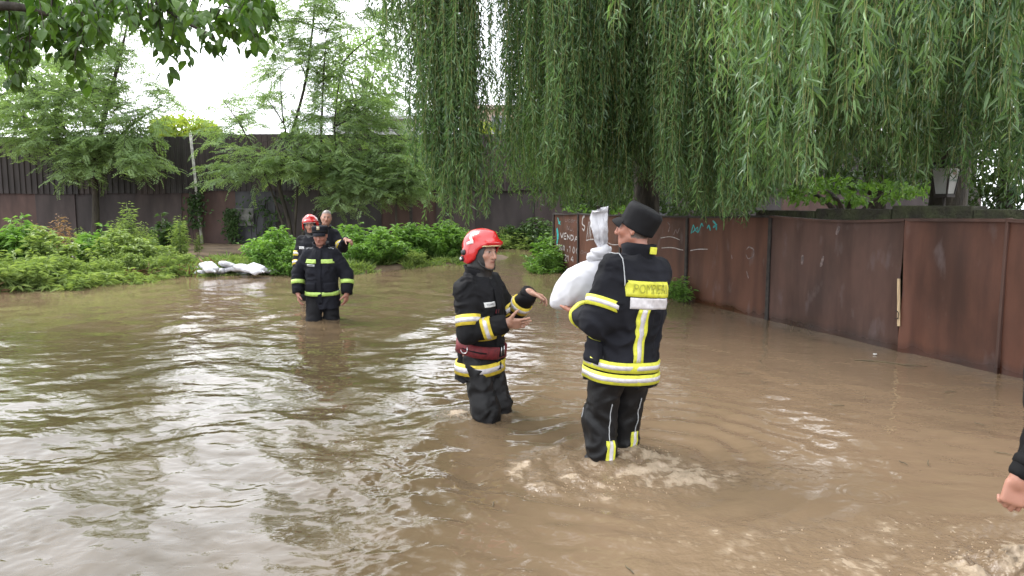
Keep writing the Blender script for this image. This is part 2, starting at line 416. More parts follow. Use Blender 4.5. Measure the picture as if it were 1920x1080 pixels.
# ================================================================== rusty sheet fence on the right
FA, FB = 6.39, -0.325                       # x = FA + FB*y along the fence
FD = norm([FB, 1.0, 0]); FN = norm([-1.0, FB, 0])      # along (away), outward (to the street)
def fence_hit(u, v):                        # pixel on the fence face
    d = ray(u, v); o = np.array([0, 0, CAM_H]); p0 = np.array([FA, 0, 0])
    t = ((p0 - o) @ FN) / (d @ FN); return o + t * d
def fpt(s_y, z, out=0.0):
    return np.array([FA + FB * s_y, s_y, z]) + FN * out
def rust_mat(name, c1, c2, seed, streak=0.8):
    m = bpy.data.materials.new(name); m.use_nodes = True
    n = m.node_tree.nodes; L = m.node_tree.links; b = n['Principled BSDF']
    b.inputs['Roughness'].default_value = 0.62; b.inputs['Specular IOR Level'].default_value = 0.35
    t = n.new('ShaderNodeTexCoord'); mp = n.new('ShaderNodeMapping'); mp.inputs['Location'].default_value = (seed * 3.1, seed, 0); mp.inputs['Scale'].default_value = (1, 1, 0.45)
    L.new(t.outputs['Object'], mp.inputs['Vector'])
    a = n.new('ShaderNodeTexNoise'); a.inputs['Scale'].default_value = 1.6; a.inputs['Detail'].default_value = 8; a.inputs['Roughness'].default_value = 0.6
    L.new(mp.outputs[0], a.inputs['Vector'])
    r = n.new('ShaderNodeValToRGB'); r.color_ramp.elements[0].position = 0.36; r.color_ramp.elements[0].color = (*c1, 1)
    r.color_ramp.elements[1].position = 0.62; r.color_ramp.elements[1].color = (*c2, 1)
    L.new(a.outputs['Fac'], r.inputs['Fac'])
    s = n.new('ShaderNodeTexNoise'); s.inputs['Scale'].default_value = 5.0; s.inputs['Detail'].default_value = 5
    mp2 = n.new('ShaderNodeMapping'); mp2.inputs['Scale'].default_value = (1, 1, 0.12); mp2.inputs['Location'].default_value = (seed, 0, seed)
    L.new(t.outputs['Object'], mp2.inputs['Vector']); L.new(mp2.outputs[0], s.inputs['Vector'])
    r2 = n.new('ShaderNodeValToRGB'); r2.color_ramp.elements[0].position = 0.45; r2.color_ramp.elements[0].color = (1, 1, 1, 1)
    r2.color_ramp.elements[1].position = 0.75; r2.color_ramp.elements[1].color = (0.42, 0.36, 0.34, 1)
    L.new(s.outputs['Fac'], r2.inputs['Fac'])
    mm = n.new('ShaderNodeMix'); mm.data_type = 'RGBA'; mm.blend_type = 'MULTIPLY'; mm.inputs[0].default_value = streak
    L.new(r.outputs[0], mm.inputs[6]); L.new(r2.outputs[0], mm.inputs[7])
    # pale scuffs
    p = n.new('ShaderNodeTexNoise'); p.inputs['Scale'].default_value = 3.3; p.inputs['Detail'].default_value = 4
    mp3 = n.new('ShaderNodeMapping'); mp3.inputs['Scale'].default_value = (1.5, 1.5, 0.7); mp3.inputs['Location'].default_value = (seed * 7, 3, seed)
    L.new(t.outputs['Object'], mp3.inputs['Vector']); L.new(mp3.outputs[0], p.inputs['Vector'])
    r3 = n.new('ShaderNodeValToRGB'); r3.color_ramp.elements[0].position = 0.60; r3.color_ramp.elements[0].color = (0, 0, 0, 1)
    r3.color_ramp.elements[1].position = 0.80; r3.color_ramp.elements[1].color = (.75, .75, .75, 1)
    L.new(p.outputs['Fac'], r3.inputs['Fac'])
    m3 = n.new('ShaderNodeMix'); m3.data_type = 'RGBA'; L.new(r3.outputs[0], m3.inputs[0]); L.new(mm.outputs[2], m3.inputs[6]); m3.inputs[7].default_value = (0.13, 0.10, 0.10, 1)
    # wet, silty line just above the water
    sx = n.new('ShaderNodeSeparateXYZ'); L.new(t.outputs['Object'], sx.inputs[0])
    za = n.new('ShaderNodeMath'); za.operation = 'MULTIPLY_ADD'; za.inputs[1].default_value = -.16; L.new(s.outputs['Fac'], za.inputs[0]); L.new(sx.outputs['Z'], za.inputs[2])
    zr = n.new('ShaderNodeMapRange'); zr.inputs[1].default_value = -.03; zr.inputs[2].default_value = .05; zr.inputs[3].default_value = 1; zr.inputs[4].default_value = 0; L.new(za.outputs[0], zr.inputs[0])
    m4 = n.new('ShaderNodeMix'); m4.data_type = 'RGBA'; m4.blend_type = 'MULTIPLY'; L.new(zr.outputs[0], m4.inputs[0]); L.new(m3.outputs[2], m4.inputs[6]); m4.inputs[7].default_value = (.55, .50, .46, 1)
    rr = n.new('ShaderNodeMapRange'); rr.inputs[3].default_value = .62; rr.inputs[4].default_value = .25; L.new(zr.outputs[0], rr.inputs[0]); L.new(rr.outputs[0], b.inputs['Roughness'])
    L.new(m4.outputs[2], b.inputs['Base Color'])
    bp = n.new('ShaderNodeBump'); bp.inputs['Strength'].default_value = 0.25; bp.inputs['Distance'].default_value = 0.01
    L.new(a.outputs['Fac'], bp.inputs['Height']); L.new(bp.outputs[0], b.inputs['Normal'])
    return m
R1 = rust_mat('rust_red', (0.056, 0.023, 0.014), (0.108, 0.043, 0.026), 1)
R2 = rust_mat('rust_brown', (0.050, 0.027, 0.021), (0.090, 0.047, 0.036), 2)
R3 = rust_mat('rust_orange', (0.068, 0.026, 0.014), (0.108, 0.044, 0.026), 3)
M_iron = mat('black_iron', (0.018, 0.014, 0.012), 0.7, 0.4, 12, 0.3, 60)
M_moss = mat('mossy_concrete', (0.030, 0.026, 0.020), 0.9, 0.5, 5, 0.9, 20, col2=(0.055, 0.062, 0.028), bdist=0.03)
M_paint_w = mat('white_paint', (0.30, 0.28, 0.275), 0.6, 0.25, 25, 0.1, ramp=(0.3, 0.7))
M_paint_f = mat('faded_white_paint', (0.115, 0.085, 0.08), 0.7, 0.35, 25, 0.1)
M_paint_t = mat('teal_paint', (0.02, 0.25, 0.25), 0.55, 0.2, 20, 0.05)
M_wood = mat('pale_wood', (0.42, 0.31, 0.19), 0.8, 0.2, 12, 0.2, stretch=(4, 4, 0.4))

fence = thing('sheet_metal_fence', 'rust brown sheet metal fence with graffiti standing in the flood along the street', 'fence', fpt(9, -0.4))
seam_u = [1890, 1700, 1446, 1290, 1165, 1086, 1040]
seam_y = [fence_hit(u, 480)[1] for u in seam_u]
seam_y = [2.2, 4.1] + seam_y
FZ = lambda y: np.interp(y, [2, 6.2, 16.5], [1.37, 1.355, 1.27]) + 0.012 * np.sin(y * 2.1)
PANEL = []
def fence_panel(y0, y1, m, seed, lean=0.0):
    ny, nz = 22, 14
    yy = np.linspace(y0 + 0.012, y1 - 0.012, ny); zt = FZ(yy) - 0.02
    s = np.linspace(0, 1, nz)
    Yg = np.repeat(yy[:, None], nz, 1); Zg = -0.55 + s[None] * (zt[:, None] + 0.55)
    dent = 0.045 * noise2(Yg * 1.1 + seed * 5, Zg * 1.3, 3, 70 + seed)
    edge = np.minimum(sstep(0, .25, Yg - y0), sstep(0, .25, y1 - Yg))
    out = dent * (0.35 + 0.65 * edge) + 0.02
    if seed == 1: out = out + 0.045 * sstep(y0 + .16, y0, Yg) * (0.4 + 0.6 * np.sin(Zg * 3.0) ** 2)        # bent free edges at the gap
    if seed == 0: out = out + 0.05 * sstep(y1 - .14, y1, Yg) * (0.3 + 0.7 * np.cos(Zg * 2.4) ** 2)
    def P(off):
        return np.stack([FA + FB * Yg, Yg, Zg], -1) + FN[None, None] * (out + off)[..., None]
    mb = MB(); a = P(0.0); b = P(-0.008)
    mb.grid(a); mb.grid(b[:, ::-1])
    mb.grid(np.stack([a[:, -1], b[:, -1]], 1)); mb.grid(np.stack([b[0], a[0]], 1)); mb.grid(np.stack([a[-1], b[-1]], 1))
    o = mb.build('panel', m, fence, smooth=True)
    def surf(p):                         # outward offset of the sheet at a fence point
        yv, zv = p[..., 1], p[..., 2]
        return 0.02 + 0.045 * noise2(yv * 1.1 + seed * 5, zv * 1.3, 3, 70 + seed) * (0.35 + 0.65 * np.minimum(sstep(0, .25, yv - y0), sstep(0, .25, y1 - yv)))
    PANEL.append((o, y0, y1, surf)); return o
mats = [R1, R1, R1, R2, R3, R1, R3, R1]
for i in range(len(seam_y) - 1):
    fence_panel(seam_y[i], seam_y[i + 1], mats[i], {2: 0, 3: 1}.get(i, i + 2))
for i, y in enumerate(seam_y):
    mb = MB(); R = np.stack([FD, FN, [0, 0, 1]], 1)
    z1 = FZ(y) + 0.005
    wd = 0.014 if i in (2,) else (0.030 if i != 3 else 0.022)
    off = -0.035 if i == 3 else 0.015
    mb.box(fpt(y, (z1 - 0.6) / 2, off), (wd, 0.03 if i != 3 else 0.012, (z1 + 0.6) / 2), R, 0.004)
    mb.build('post', M_iron if i != 2 else R2, fence)
# top rail, slightly sagging, in lengths between posts
for i in range(len(seam_y) - 1):
    yy = np.linspace(seam_y[i] + 0.004, seam_y[i + 1] - 0.004, 12); mb = MB()
    sag = 0.018 * np.sin(np.linspace(0, 1, 12) * PI) * (1 if i % 2 else 0.3)
    P = np.stack([[fpt(y, FZ(y) - s + dz, o) for (o, dz) in ((0.055, 0.0), (0.055, -0.028), (0.034, -0.028), (0.034, -0.004), (-0.03, -0.004), (-0.03, 0.0))] for y, s in zip(yy, sag)])
    mb.grid(P, loop=True); mb.build('top_rail', M_iron if i > 3 else R2, fence)
# hooked wire and pale board showing through the gap between two sheets
g = fence_hit(1703, 540); ctr = fpt(seam_y[3], 0.0)
mb = MB(); mb.tube([fpt(seam_y[3] + 0.02, 0.42, .075), fpt(seam_y[3] - 0.02, 0.40, .085), fpt(seam_y[3] - 0.02, 0.34, .085), fpt(seam_y[3] + 0.03, 0.33, .075)], 0.005, 6)
mb.build('wire_tie', M_iron, fence)
mb = MB(); mb.box(fpt(seam_y[3], 0.50, .066), (0.016, 0.006, 0.24), np.stack([FD, FN, [0, 0, 1]], 1) @ np.array(Matrix.Rotation(0.07, 3, 'Y')), 0.003)
mb.build('board_strip', M_wood, fence)

# ---- graffiti, brushed on the sheets
GLY = {
 'u': [[(0, .6), (0, .1), (.3, 0), (.5, .15), (.5, .6)]], 'c': [[(.5, .5), (.2, .6), (0, .3), (.2, 0), (.5, .1)]],
 'a': [[(.5, .55), (.15, .6), (0, .3), (.15, 0), (.5, .15), (.5, .6), (.55, 0)]], 'r': [[(0, .6), (0, 0)], [(0, .4), (.2, .6), (.4, .55)]],
 'i': [[(0, .55), (0, 0)], [(0, .75), (.02, .8)]], 'V': [[(0, 1), (.3, 0), (.6, 1)]], 'E': [[(.5, 1), (0, 1), (0, 0), (.5, 0)], [(0, .5), (.4, .5)]],
 'N': [[(0, 0), (0, 1), (.55, 0), (.55, 1)]], 'D': [[(0, 0), (0, 1), (.45, .8), (.5, .3), (0, 0)]], 'A': [[(0, 0), (.3, 1), (.6, 0)], [(.12, .38), (.48, .38)]],
 '2': [[(0, .8), (.25, 1), (.5, .75), (0, 0), (.55, 0)]], '0': [[(.25, 1), (0, .5), (.25, 0), (.5, .5), (.25, 1)]], '1': [[(0, .75), (.2, 1), (.2, 0)]],
 '4': [[(.45, 0), (.45, 1), (0, .35), (.6, .35)]], 'm': [[(0, 0), (0, .55)], [(0, .4), (.2, .58), (.3, .4), (.3, 0)], [(.3, .4), (.5, .58), (.62, .4), (.62, 0)]],
 'M': [[(0, 0), (.1, 1), (.3, .4), (.5, 1), (.62, 0)]], 'l': [[(0, 1), (0, 0)]], 'o': [[(.2, .55), (0, .28), (.2, 0), (.45, .28), (.2, .55)]], 't': [[(.2, .95), (.2, 0), (.4, 0)], [(0, .65), (.4, .65)]], ',': [[(.1, .1), (0, -.2)]],
 'S': [[(.75, .92), (.45, 1), (.1, .8), (.3, .55), (.7, .38), (.6, .08), (.1, .05)]]}
def strokes_px(lines, width, m, name='paint_stroke'):
    """lines of photo pixels brushed onto the sheet they fall on"""
    for ln in lines:
        ln = np.asarray(ln, float)
        # smooth / resample
        tt = np.linspace(0, len(ln) - 1, max(4, 5 * (len(ln) - 1) + 1))
        P = np.stack([np.interp(tt, np.arange(len(ln)), ln[:, k]) for k in (0, 1)], 1)
        if len(ln) > 2:
            for _ in range(2): P[1:-1] = 0.25 * P[:-2] + 0.5 * P[1:-1] + 0.25 * P[2:]
        W = np.array([fence_hit(*p) for p in P])
        ymid = W[:, 1].mean()
        k = [j for j, q in enumerate(PANEL) if q[1] <= ymid <= q[2]]
        if not k: continue
        o, y0, y1, surf = PANEL[k[0]]
        W[:, 1] = np.clip(W[:, 1], y0 + .03, y1 - .03); W[:, 0] = FA + FB * W[:, 1]
        T = norm(np.gradient(W, axis=0)); S = np.cross(T, FN[None])
        px = W[:, 1].mean() / F_PX
        wd = width * px * (0.8 + 0.35 * vnoise(W * 9, 3)); wd[0] *= .6; wd[-1] *= .5
        off = surf(W) + 0.004 + 0.0006 * rng.random()
        row = []
        for sgn in (-1, -0.33, 0.33, 1):
            row.append(W + S * (sgn * wd)[:, None] + FN[None] * (off + (0.0015 if abs(sgn) < .5 else 0))[:, None])
        MB().grid(np.stack(row, 1)[:, ::-1]).build(name, m, PANEL[k[0]][0], smooth=True)
def write(txt, x0, y0, x1, y1, hgt, sc, org, sp=0.85, slant=0.1):
    """text between two photo points (zoom crop coordinates), cap height hgt"""
    out = []; n = len(txt)
    for i, ch in enumerate(txt):
        if ch == ' ': continue
        f = i / max(n - 1, 1)
        cx = x0 + (x1 - x0) * f; cy = y0 + (y1 - y0) * f
        cell = (x1 - x0) / max(n - 1, 1) * sp / 0.6
        for st in GLY[ch]:
            out.append([(org[0] + (cx + (a - .3) * cell + slant * b * hgt * 0.3) / sc, org[1] + (cy - b * hgt) / sc) for a, b in st])
    return out
O1 = (1030.0, 380.0); k1 = 8.306
fad = write('ucari', 285, 300, 460, 320, 75, k1, O1) + write('Vu,', 320, 430, 420, 445, 70, k1, O1)
strokes_px(fad, 1.0, M_paint_f)
wl = write('VENDA', 215, 555, 440, 605, 90, k1, O1) + write('2000', 140, 735, 245, 750, 90, k1, O1) + write('m', 300, 765, 300, 765, 80, k1, O1, 1) \
   + write('100', 350, 780, 455, 810, 110, k1, O1) + write('M', 120, 890, 120, 890, 110, k1, O1) + write('214', 265, 905, 370, 925, 95, k1, O1) + write(',', 450, 905, 451, 905, 60, k1, O1)
wl += [[(O1[0] + a / k1, O1[1] + b / k1) for a, b in st] for st in ([(105, 890), (125, 770), (150, 850), (172, 770), (185, 895)],)]
strokes_px(wl, 1.35, M_paint_w)
strokes_px(write('am', 520, 800, 575, 820, 90, k1, O1), 0.9, M_paint_f)
zz = lambda pts, org, k: [(org[0] + a / k, org[1] + b / k) for a, b in pts]
strokes_px([zz([(572, 212), (545, 225), (530, 330), (548, 350), (575, 370), (555, 440), (530, 400)], O1, k1)], 2.5, M_paint_w)
strokes_px([zz([(592, 590), (640, 262), (660, 420), (668, 590)], O1, k1), zz([(590, 590), (640, 575), (715, 570)], O1, k1), zz([(632, 560), (650, 330)], O1, k1)], 1.5, M_paint_w)
strokes_px([zz([(135, 395), (150, 520), (130, 650)], O1, k1)], 4.2, M_paint_t)
strokes_px([zz([(140, 230), (165, 300), (195, 345)], O1, k1), zz([(195, 290), (160, 330)], O1, k1)], 2.0, M_paint_t)
O4 = (1250.0, 390.0); k4 = 7.2
strokes_px([zz([(345, 345), (378, 215), (398, 300), (440, 335), (492, 200), (512, 250)], O4, k4), zz([(362, 330), (440, 250), (430, 340)], O4, k4), zz([(560, 275), (590, 225), (602, 305)], O4, k4), zz([(645, 170), (690, 230), (680, 300)], O4, k4), zz([(700, 220), (640, 262)], O4, k4)], 2.0, M_paint_t)
strokes_px([zz([(-60, 540), (40, 532), (120, 538), (190, 560), (245, 568)], O4, k4), zz([(330, 575), (420, 556), (560, 556)], O4, k4), zz([(-70, 405), (40, 385), (120, 398), (195, 432)], O4, k4), zz([(940, 625), (1000, 655), (1095, 655)], O1, k1)], 0.9, M_paint_w)
strokes_px([zz([(1090, 560), (1120, 520), (1190, 560), (1180, 660), (1110, 690), (1080, 620)], O4, k4), zz([(1100, 850), (1110, 900), (1125, 950)], O4, k4), zz([(890, 630), (900, 690)], O4, k4), zz([(20, 190), (60, 240), (30, 330), (50, 290)], O4, k4), zz([(110, 360), (140, 280), (160, 350), (190, 270)], O4, k4)], 1.6, M_paint_f)
strokes_px([[(1548, 480), (1542, 500)], [(1578, 424), (1572, 440)], [(1510, 478), (1508, 496)]], 4.0, M_paint_f)

# mossy concrete wall behind the near sheets, stepped
mw = thing('mossy_wall', 'low mossy concrete wall rising just behind the rusty fence', 'wall', fpt(7, -0.1, -0.5))
yb = [fence_hit(u, 395)[1] for u in (1990, 1790, 1640, 1500, 1390)]
for i in range(4):
    y1, y0 = yb[i + 1], yb[i]
    zt = [1.44, 1.47, 1.43, 1.40][i]
    mb = MB(); R = np.stack([FD, FN, [0, 0, 1]], 1)
    ln = (y1 - y0) / FD[1]
    mb.box((fpt(y0, 0) + fpt(y1, 0)) / 2 + FN * -0.32 + np.array([0, 0, (zt - 0.3) / 2]), (ln / 2 - 0.006, 0.10, (zt + 0.3) / 2), R, 0.015)
    mb.build('concrete_block', M_moss, mw)

# ================================================================== tall dark fence at the far end
BY = 26.0
bz_top = at(360, 257, BY)[2]; bz_mid = at(360, 361, BY)[2]
bf = thing('tall_metal_fence', 'tall dark brown fence of ribbed metal sheets across the far end of the street', 'fence', (-6, BY, 0))
M_dk = [mat('dark_sheet_%d' % i, c, 0.6, 0.25, 2.5, 0.15, 20, stretch=(1, 1, .3), spec=0.3) for i, c in enumerate([(0.034, 0.027, 0.027), (0.041, 0.030, 0.029), (0.031, 0.027, 0.028), (0.056, 0.032, 0.027), (0.050, 0.050, 0.057)])]
def ribbed(wd, z0, z1, n=5, dep=0.035):
    u = []; 
    for i in range(n):
        a = i / n * wd; p = wd / n
        u += [(a, 0), (a + p * .42, 0), (a + p * .52, -dep), (a + p * .9, -dep)]
    u.append((wd, 0)); u = np.array(u)
    P = np.stack([np.stack([u[:, 0], u[:, 1], np.full(len(u), z)], 1) for z in (z0, z1)], 1)
    return MB().grid(P[::-1])
x = -27.0; i = 0
rib = None
while x < 16.0:
    wd = 1.02
    if rib is None:
        o = ribbed(wd, bz_mid - 0.04, bz_top).build('ribbed_sheet', None, bf, world=False)
        o.data.materials.append(M_dk[0]); rib = o; rmesh = [o.data]
        for q in (1, 2):
            m2 = o.data.copy(); m2.materials.clear(); m2.materials.append(M_dk[q]); rmesh.append(m2)
    else:
        o = bpy.data.objects.new('ribbed_sheet', rmesh[int(rng.integers(0, 3))]); link(o, bf, False)
    sh = 0.10 if x > at(362, 257, BY)[0] - 0.3 else 0.0
    o.location = (x + 6, rng.uniform(-.012, .012), rng.uniform(-.02, .02) + sh)
    x += wd - 0.02; i += 1
x = -27.0; i = 0; flat = {}
wds = [1.6, 1.9, 1.35, 2.1]
while x < 16.0:
    wd = wds[i % 4]
    mi = [1, 3, 4, 0, 2, 3, 1, 0][i % 8]
    key = (i % 4, mi)
    if key not in flat:
        mb = MB(); mb.box((wd / 2, 0.07, (bz_mid + 0.25 - 0.30) / 2), (wd / 2 + 0.01, 0.02, (bz_mid + 0.25 + 0.30) / 2), bevel=0.006)
        o = mb.build('flat_sheet', M_dk[mi], bf, world=False); flat[key] = o.data
    else:
        o = bpy.data.objects.new('flat_sheet', flat[key]); link(o, bf, False)
    o.location = (x + 6, (i % 2) * .045 + rng.uniform(-.01, .01), rng.uniform(-.015, .0)); x += wd; i += 1
M_galv = mat('grey_post', (0.30, 0.29, 0.27), 0.6, 0.3, 8, 0.2)
px_ = at(357, 252, BY - 0.15); pb = at(370, 375, BY - 0.15)
MB().tube([px_ + [0, 0, .05], pb, [pb[0] + .12, pb[1], -0.3]], 0.05, 8).build('post', M_galv, bf, smooth=True)
for uu in (178, 600, 770):
    p = at(uu, 380, BY - 0.10); MB().box((p[0], p[1], bz_top / 2 - .2), (0.05, 0.04, bz_top / 2 + .15), bevel=.006).build('post', M_iron, bf)
mb = MB(); mb.box((at(458, 425, BY - .1)[0], BY - .09, at(458, 407, BY)[2]), (.34, .02, .30), bevel=.01); mb.build('patch_plate', mat('dull_plate', (.10, .10, .095), .7, .4, 6, .2), bf)

# ================================================================== buildings far behind
def building(name, label, c, half, mw_, wins, roof=None):
    t = thing(name, label, 'building', (c[0], c[1], 0))
    MB().box((c[0], c[1], c[2]), half, bevel=.03).build('wall', mw_, t)
    for (u, v, wu, wv) in wins:
        p = at(u, v, c[1] - half[1]); s = (c[1] - half[1]) / F_PX
        o = MB().box(p + [0, -0.03, 0], (wu * s / 2, 0.06, wv * s / 2), bevel=.01).build('window', M_frame, t)
        MB().box(p + [0, -0.08, 0], (wu * s / 2 - .12, 0.03, wv * s / 2 - .12)).build('pane', M_glass, o)
    if roof: MB().box((c[0], c[1], c[2] + half[2] + 0.12), (half[0] + .3, half[1] + .3, 0.12), bevel=.04).build('roof', roof, t)
    return t
M_beige = mat('beige_plaster', (0.30, 0.24, 0.18), 0.9, 0.15, 1.5, 0.1)
M_frame = mat('window_frame', (0.25, 0.25, 0.27), 0.6, 0.1)
M_glass = mat('dark_glass', (0.03, 0.035, 0.045), 0.08, 0.1, bump=0)
M_roof = mat('roof_slab', (0.32, 0.26, 0.22), 0.9, 0.2)
M_white = mat('white_sheeting', (0.42, 0.43, 0.46), 0.6, 0.06, 2, 0.05)
p = at(935, 250, 46)
zt = at(900, 205, 46)[2]
building('beige_building', 'beige plastered building seen between the willow curtains beyond the tall fence', (p[0] + 1.4, 48, zt / 2), (3.2, 2.0, zt / 2), M_beige, [(935, 235, 26, 34), (985, 235, 26, 34)], M_roof)
zt = at(760, 208, 40)[2]
q = at(690, 230, 40)
sh = thing('white_shed', 'white sheeted shed with shallow roof behind the tall dark fence', 'shed', (q[0] + 1, 41, 0))
MB().box((q[0] + 1.0, 41.5, zt / 2 - .2), (2.9, 1.5, zt / 2 - .2), bevel=.03).build('wall', M_white, sh)
mb = MB(); mb.box((q[0] + 1.0, 41.3, zt - .1), (3.1, 1.9, 0.10), np.array(Matrix.Rotation(math.radians(9), 3, 'X')), .02); mb.build('roof', M_white, sh)

# ================================================================== implicit surfaces for bodies and clothes
def smin(a, b, k):
    h = np.clip(0.5 + 0.5 * (b - a) / k, 0, 1); return b + (a - b) * h - k * h * (1 - h)
class Sdf:
    def __init__(s): s.pr = []; s.disp = None
    def add(s, fn, lo, hi, k=0.02, op='u', pad=0.05):
        s.pr.append((fn, np.minimum(lo, hi) - pad - k, np.maximum(lo, hi) + pad + k, k, op)); return s
    def cone(s, a, b, r1, r2, k=0.02, op='u'):
        a = np.asarray(a, np.float32); b = np.asarray(b, np.float32); ba = b - a; L2 = float(ba @ ba) + 1e-9
        def fn(P):
            q = P - a; h = np.clip((q @ ba) / L2, 0, 1)
            return np.sqrt(((q - h[..., None] * ba) ** 2).sum(-1)) - (r1 + (r2 - r1) * h)
        r = max(r1, r2); return s.add(fn, np.minimum(a, b) - r, np.maximum(a, b) + r, k, op)
    def chain(s, pts, rad, k=0.02):
        for i in range(len(pts) - 1): s.cone(pts[i], pts[i + 1], rad[i], rad[i + 1], k)
        return s
    def ell(s, c, R, rad, k=0.02, op='u'):
        c = np.asarray(c, np.float32); R = np.asarray(R, np.float32); rd = np.asarray(rad, np.float32)
        def fn(P):
            q = (P - c) @ R; k0 = np.sqrt(((q / rd) ** 2).sum(-1)) + 1e-6; k1 = np.sqrt(((q / rd ** 2) ** 2).sum(-1)) + 1e-6
            return k0 * (k0 - 1) / k1
        r = float(rd.max()); return s.add(fn, c - r, c + r, k, op)
    def box(s, c, R, half, r=0.01, k=0.02, op='u'):
        c = np.asarray(c, np.float32); R = np.asarray(R, np.float32); hf = np.asarray(half, np.float32) - r
        def fn(P):
            q = np.abs((P - c) @ R) - hf
            return np.sqrt((np.maximum(q, 0) ** 2).sum(-1)) + np.minimum(q.max(-1), 0) - r
        e = float(np.linalg.norm(half)); return s.add(fn, c - e, c + e, k, op)
    def tube(s, o, R, prof, n=2.5, k=0.05, op='u', cap=0.02):
        """upright tube; prof rows: z, rx, ry, cx, cy in the frame (o, R)"""
        o = np.asarray(o, np.float32); R = np.asarray(R, np.float32); pf = np.asarray(prof, float)
        def fn(P):
            q = (P - o) @ R; z = q[..., 2]
            rx = np.interp(z, pf[:, 0], pf[:, 1]).astype(np.float32); ry = np.interp(z, pf[:, 0], pf[:, 2]).astype(np.float32)
            cx = np.interp(z, pf[:, 0], pf[:, 3]).astype(np.float32); cy = np.interp(z, pf[:, 0], pf[:, 4]).astype(np.float32)
            sq = ((np.abs(q[..., 0] - cx) / rx) ** n + (np.abs(q[..., 1] - cy) / ry) ** n) ** (1.0 / n)
            d = (sq - 1) * np.minimum(rx, ry)
            return -smin(-d, -np.maximum(pf[0, 0] - z, z - pf[-1, 0]), cap)
        c8 = np.array([[x, y, z] for x in (-1, 1) for y in (-1, 1) for z in (pf[0, 0], pf[-1, 0])], float)
        c8[:, 0] *= (pf[:, 1] + np.abs(pf[:, 3])).max(); c8[:, 1] *= (pf[:, 2] + np.abs(pf[:, 4])).max()
        W = c8 @ R.T + o; return s.add(fn, W.min(0), W.max(0), k, op)
    def cut(s, p, n_):                  # keep the side the normal points away from
        p = np.asarray(p, np.float32); n_ = norm(n_).astype(np.float32)
        s.pr.append((lambda P: (P - p) @ n_, None, None, 0, 'i')); return s
    def field(s, fn, op='i'):
        s.pr.append((fn, None, None, 0, op)); return s
    def _ap(s, d, p, k, op):
        if op == 'u': return smin(d, p, k)
        if op == 's': return -smin(-d, p, k)
        return np.maximum(d, p)
    def __call__(s, P):
        P = np.asarray(P, np.float32); d = np.full(P.shape[:-1], 9.0, np.float32)
        for fn, lo, hi, k, op in s.pr: d = s._ap(d, fn(P), max(k, 1e-4), op)
        if s.disp is not None: d = d + s.disp(P)
        return d
    def bounds(s):
        u = [p for p in s.pr if p[4] == 'u']
        return np.min([p[1] for p in u], 0), np.max([p[2] for p in u], 0)
    def mesh(s, h=0.012, fine=(), hf=0.005):
        lo, hi = s.bounds(); ax = []
        for a in range(3):
            out = [lo[a]]
            while out[-1] < hi[a]:
                x = out[-1]; st = h
                for (fl, fh) in fine:
                    if fl[a] - hf <= x <= fh[a]: st = hf
                out.append(x + st)
            ax.append(np.array(out, np.float32))
        D = np.full([len(a) for a in ax], 0.5, np.float32)
        for fn, l, u, k, op in s.pr:
            if l is None: sl = [slice(None)] * 3
            else:
                sl = [slice(max(np.searchsorted(ax[a], l[a]) - 1, 0), np.searchsorted(ax[a], u[a]) + 1) for a in range(3)]
            g = np.stack(np.meshgrid(ax[0][sl[0]], ax[1][sl[1]], ax[2][sl[2]], indexing='ij'), -1)
            if g.size == 0: continue
            t = tuple(sl); D[t] = s._ap(D[t], fn(g), max(k, 1e-4), op)
        if s.disp is not None:
            m = np.abs(D) < 0.05; I = np.nonzero(m)
            P = np.stack([ax[a][I[a]] for a in range(3)], -1); D[m] += s.disp(P)
        return nets(D, ax)
def nets(D, ax):
    S = D < 0
    n = [len(a) for a in ax]
    cnt = np.zeros([k - 1 for k in n], np.int8)
    for a in (0, 1):
        for b in (0, 1):
            for c in (0, 1):
                cnt += S[a:n[0] - 1 + a, b:n[1] - 1 + b, c:n[2] - 1 + c]
    act = (cnt > 0) & (cnt < 8)
    I = np.nonzero(act); N = len(I[0])
    idx = np.full(act.shape, -1, np.int32); idx[act] = np.arange(N)
    cor = [(a, b, c) for a in (0, 1) for b in (0, 1) for c in (0, 1)]
    val = {c: D[I[0] + c[0], I[1] + c[1], I[2] + c[2]] for c in cor}
    pos = {c: np.stack([ax[a][I[a] + c[a]] for a in range(3)], -1) for c in cor}
    V = np.zeros((N, 3), np.float32); Wt = np.zeros(N, np.float32)
    for c in cor:
        for a in range(3):
            if c[a] == 0:
                e = list(c); e[a] = 1; e = tuple(e)
                d0, d1 = val[c], val[e]; m = (d0 < 0) != (d1 < 0)
                t = d0[m] / (d0[m] - d1[m])
                V[m] += pos[c][m] + t[:, None] * (pos[e][m] - pos[c][m]); Wt[m] += 1
    V /= Wt[:, None]
    Q = []
    for a in range(3):
        b, c = (a + 1) % 3, (a + 2) % 3
        s0 = [slice(None)] * 3; s1 = [slice(None)] * 3
        s0[a] = slice(0, -1); s1[a] = slice(1, None)
        for q in (b, c):
            s0[q] = slice(1, -1); s1[q] = slice(1, -1)
        A = S[tuple(s0)]; B = S[tuple(s1)]
        E_ = np.nonzero(A != B)
        if len(E_[0]) == 0: continue
        inside = A[E_]
        i = [E_[0].copy(), E_[1].copy(), E_[2].copy()]
        i[b] = i[b] + 1; i[c] = i[c] + 1
        def cell(db, dc):
            j = [i[0], i[1], i[2]]; j[b] = j[b] - db; j[c] = j[c] - dc; return idx[tuple(j)]
        q = np.stack([cell(1, 1), cell(0, 1), cell(0, 0), cell(1, 0)], -1)
        q[~inside] = q[~inside][:, ::-1]
        Q.append(q)
    return V, np.concatenate(Q)
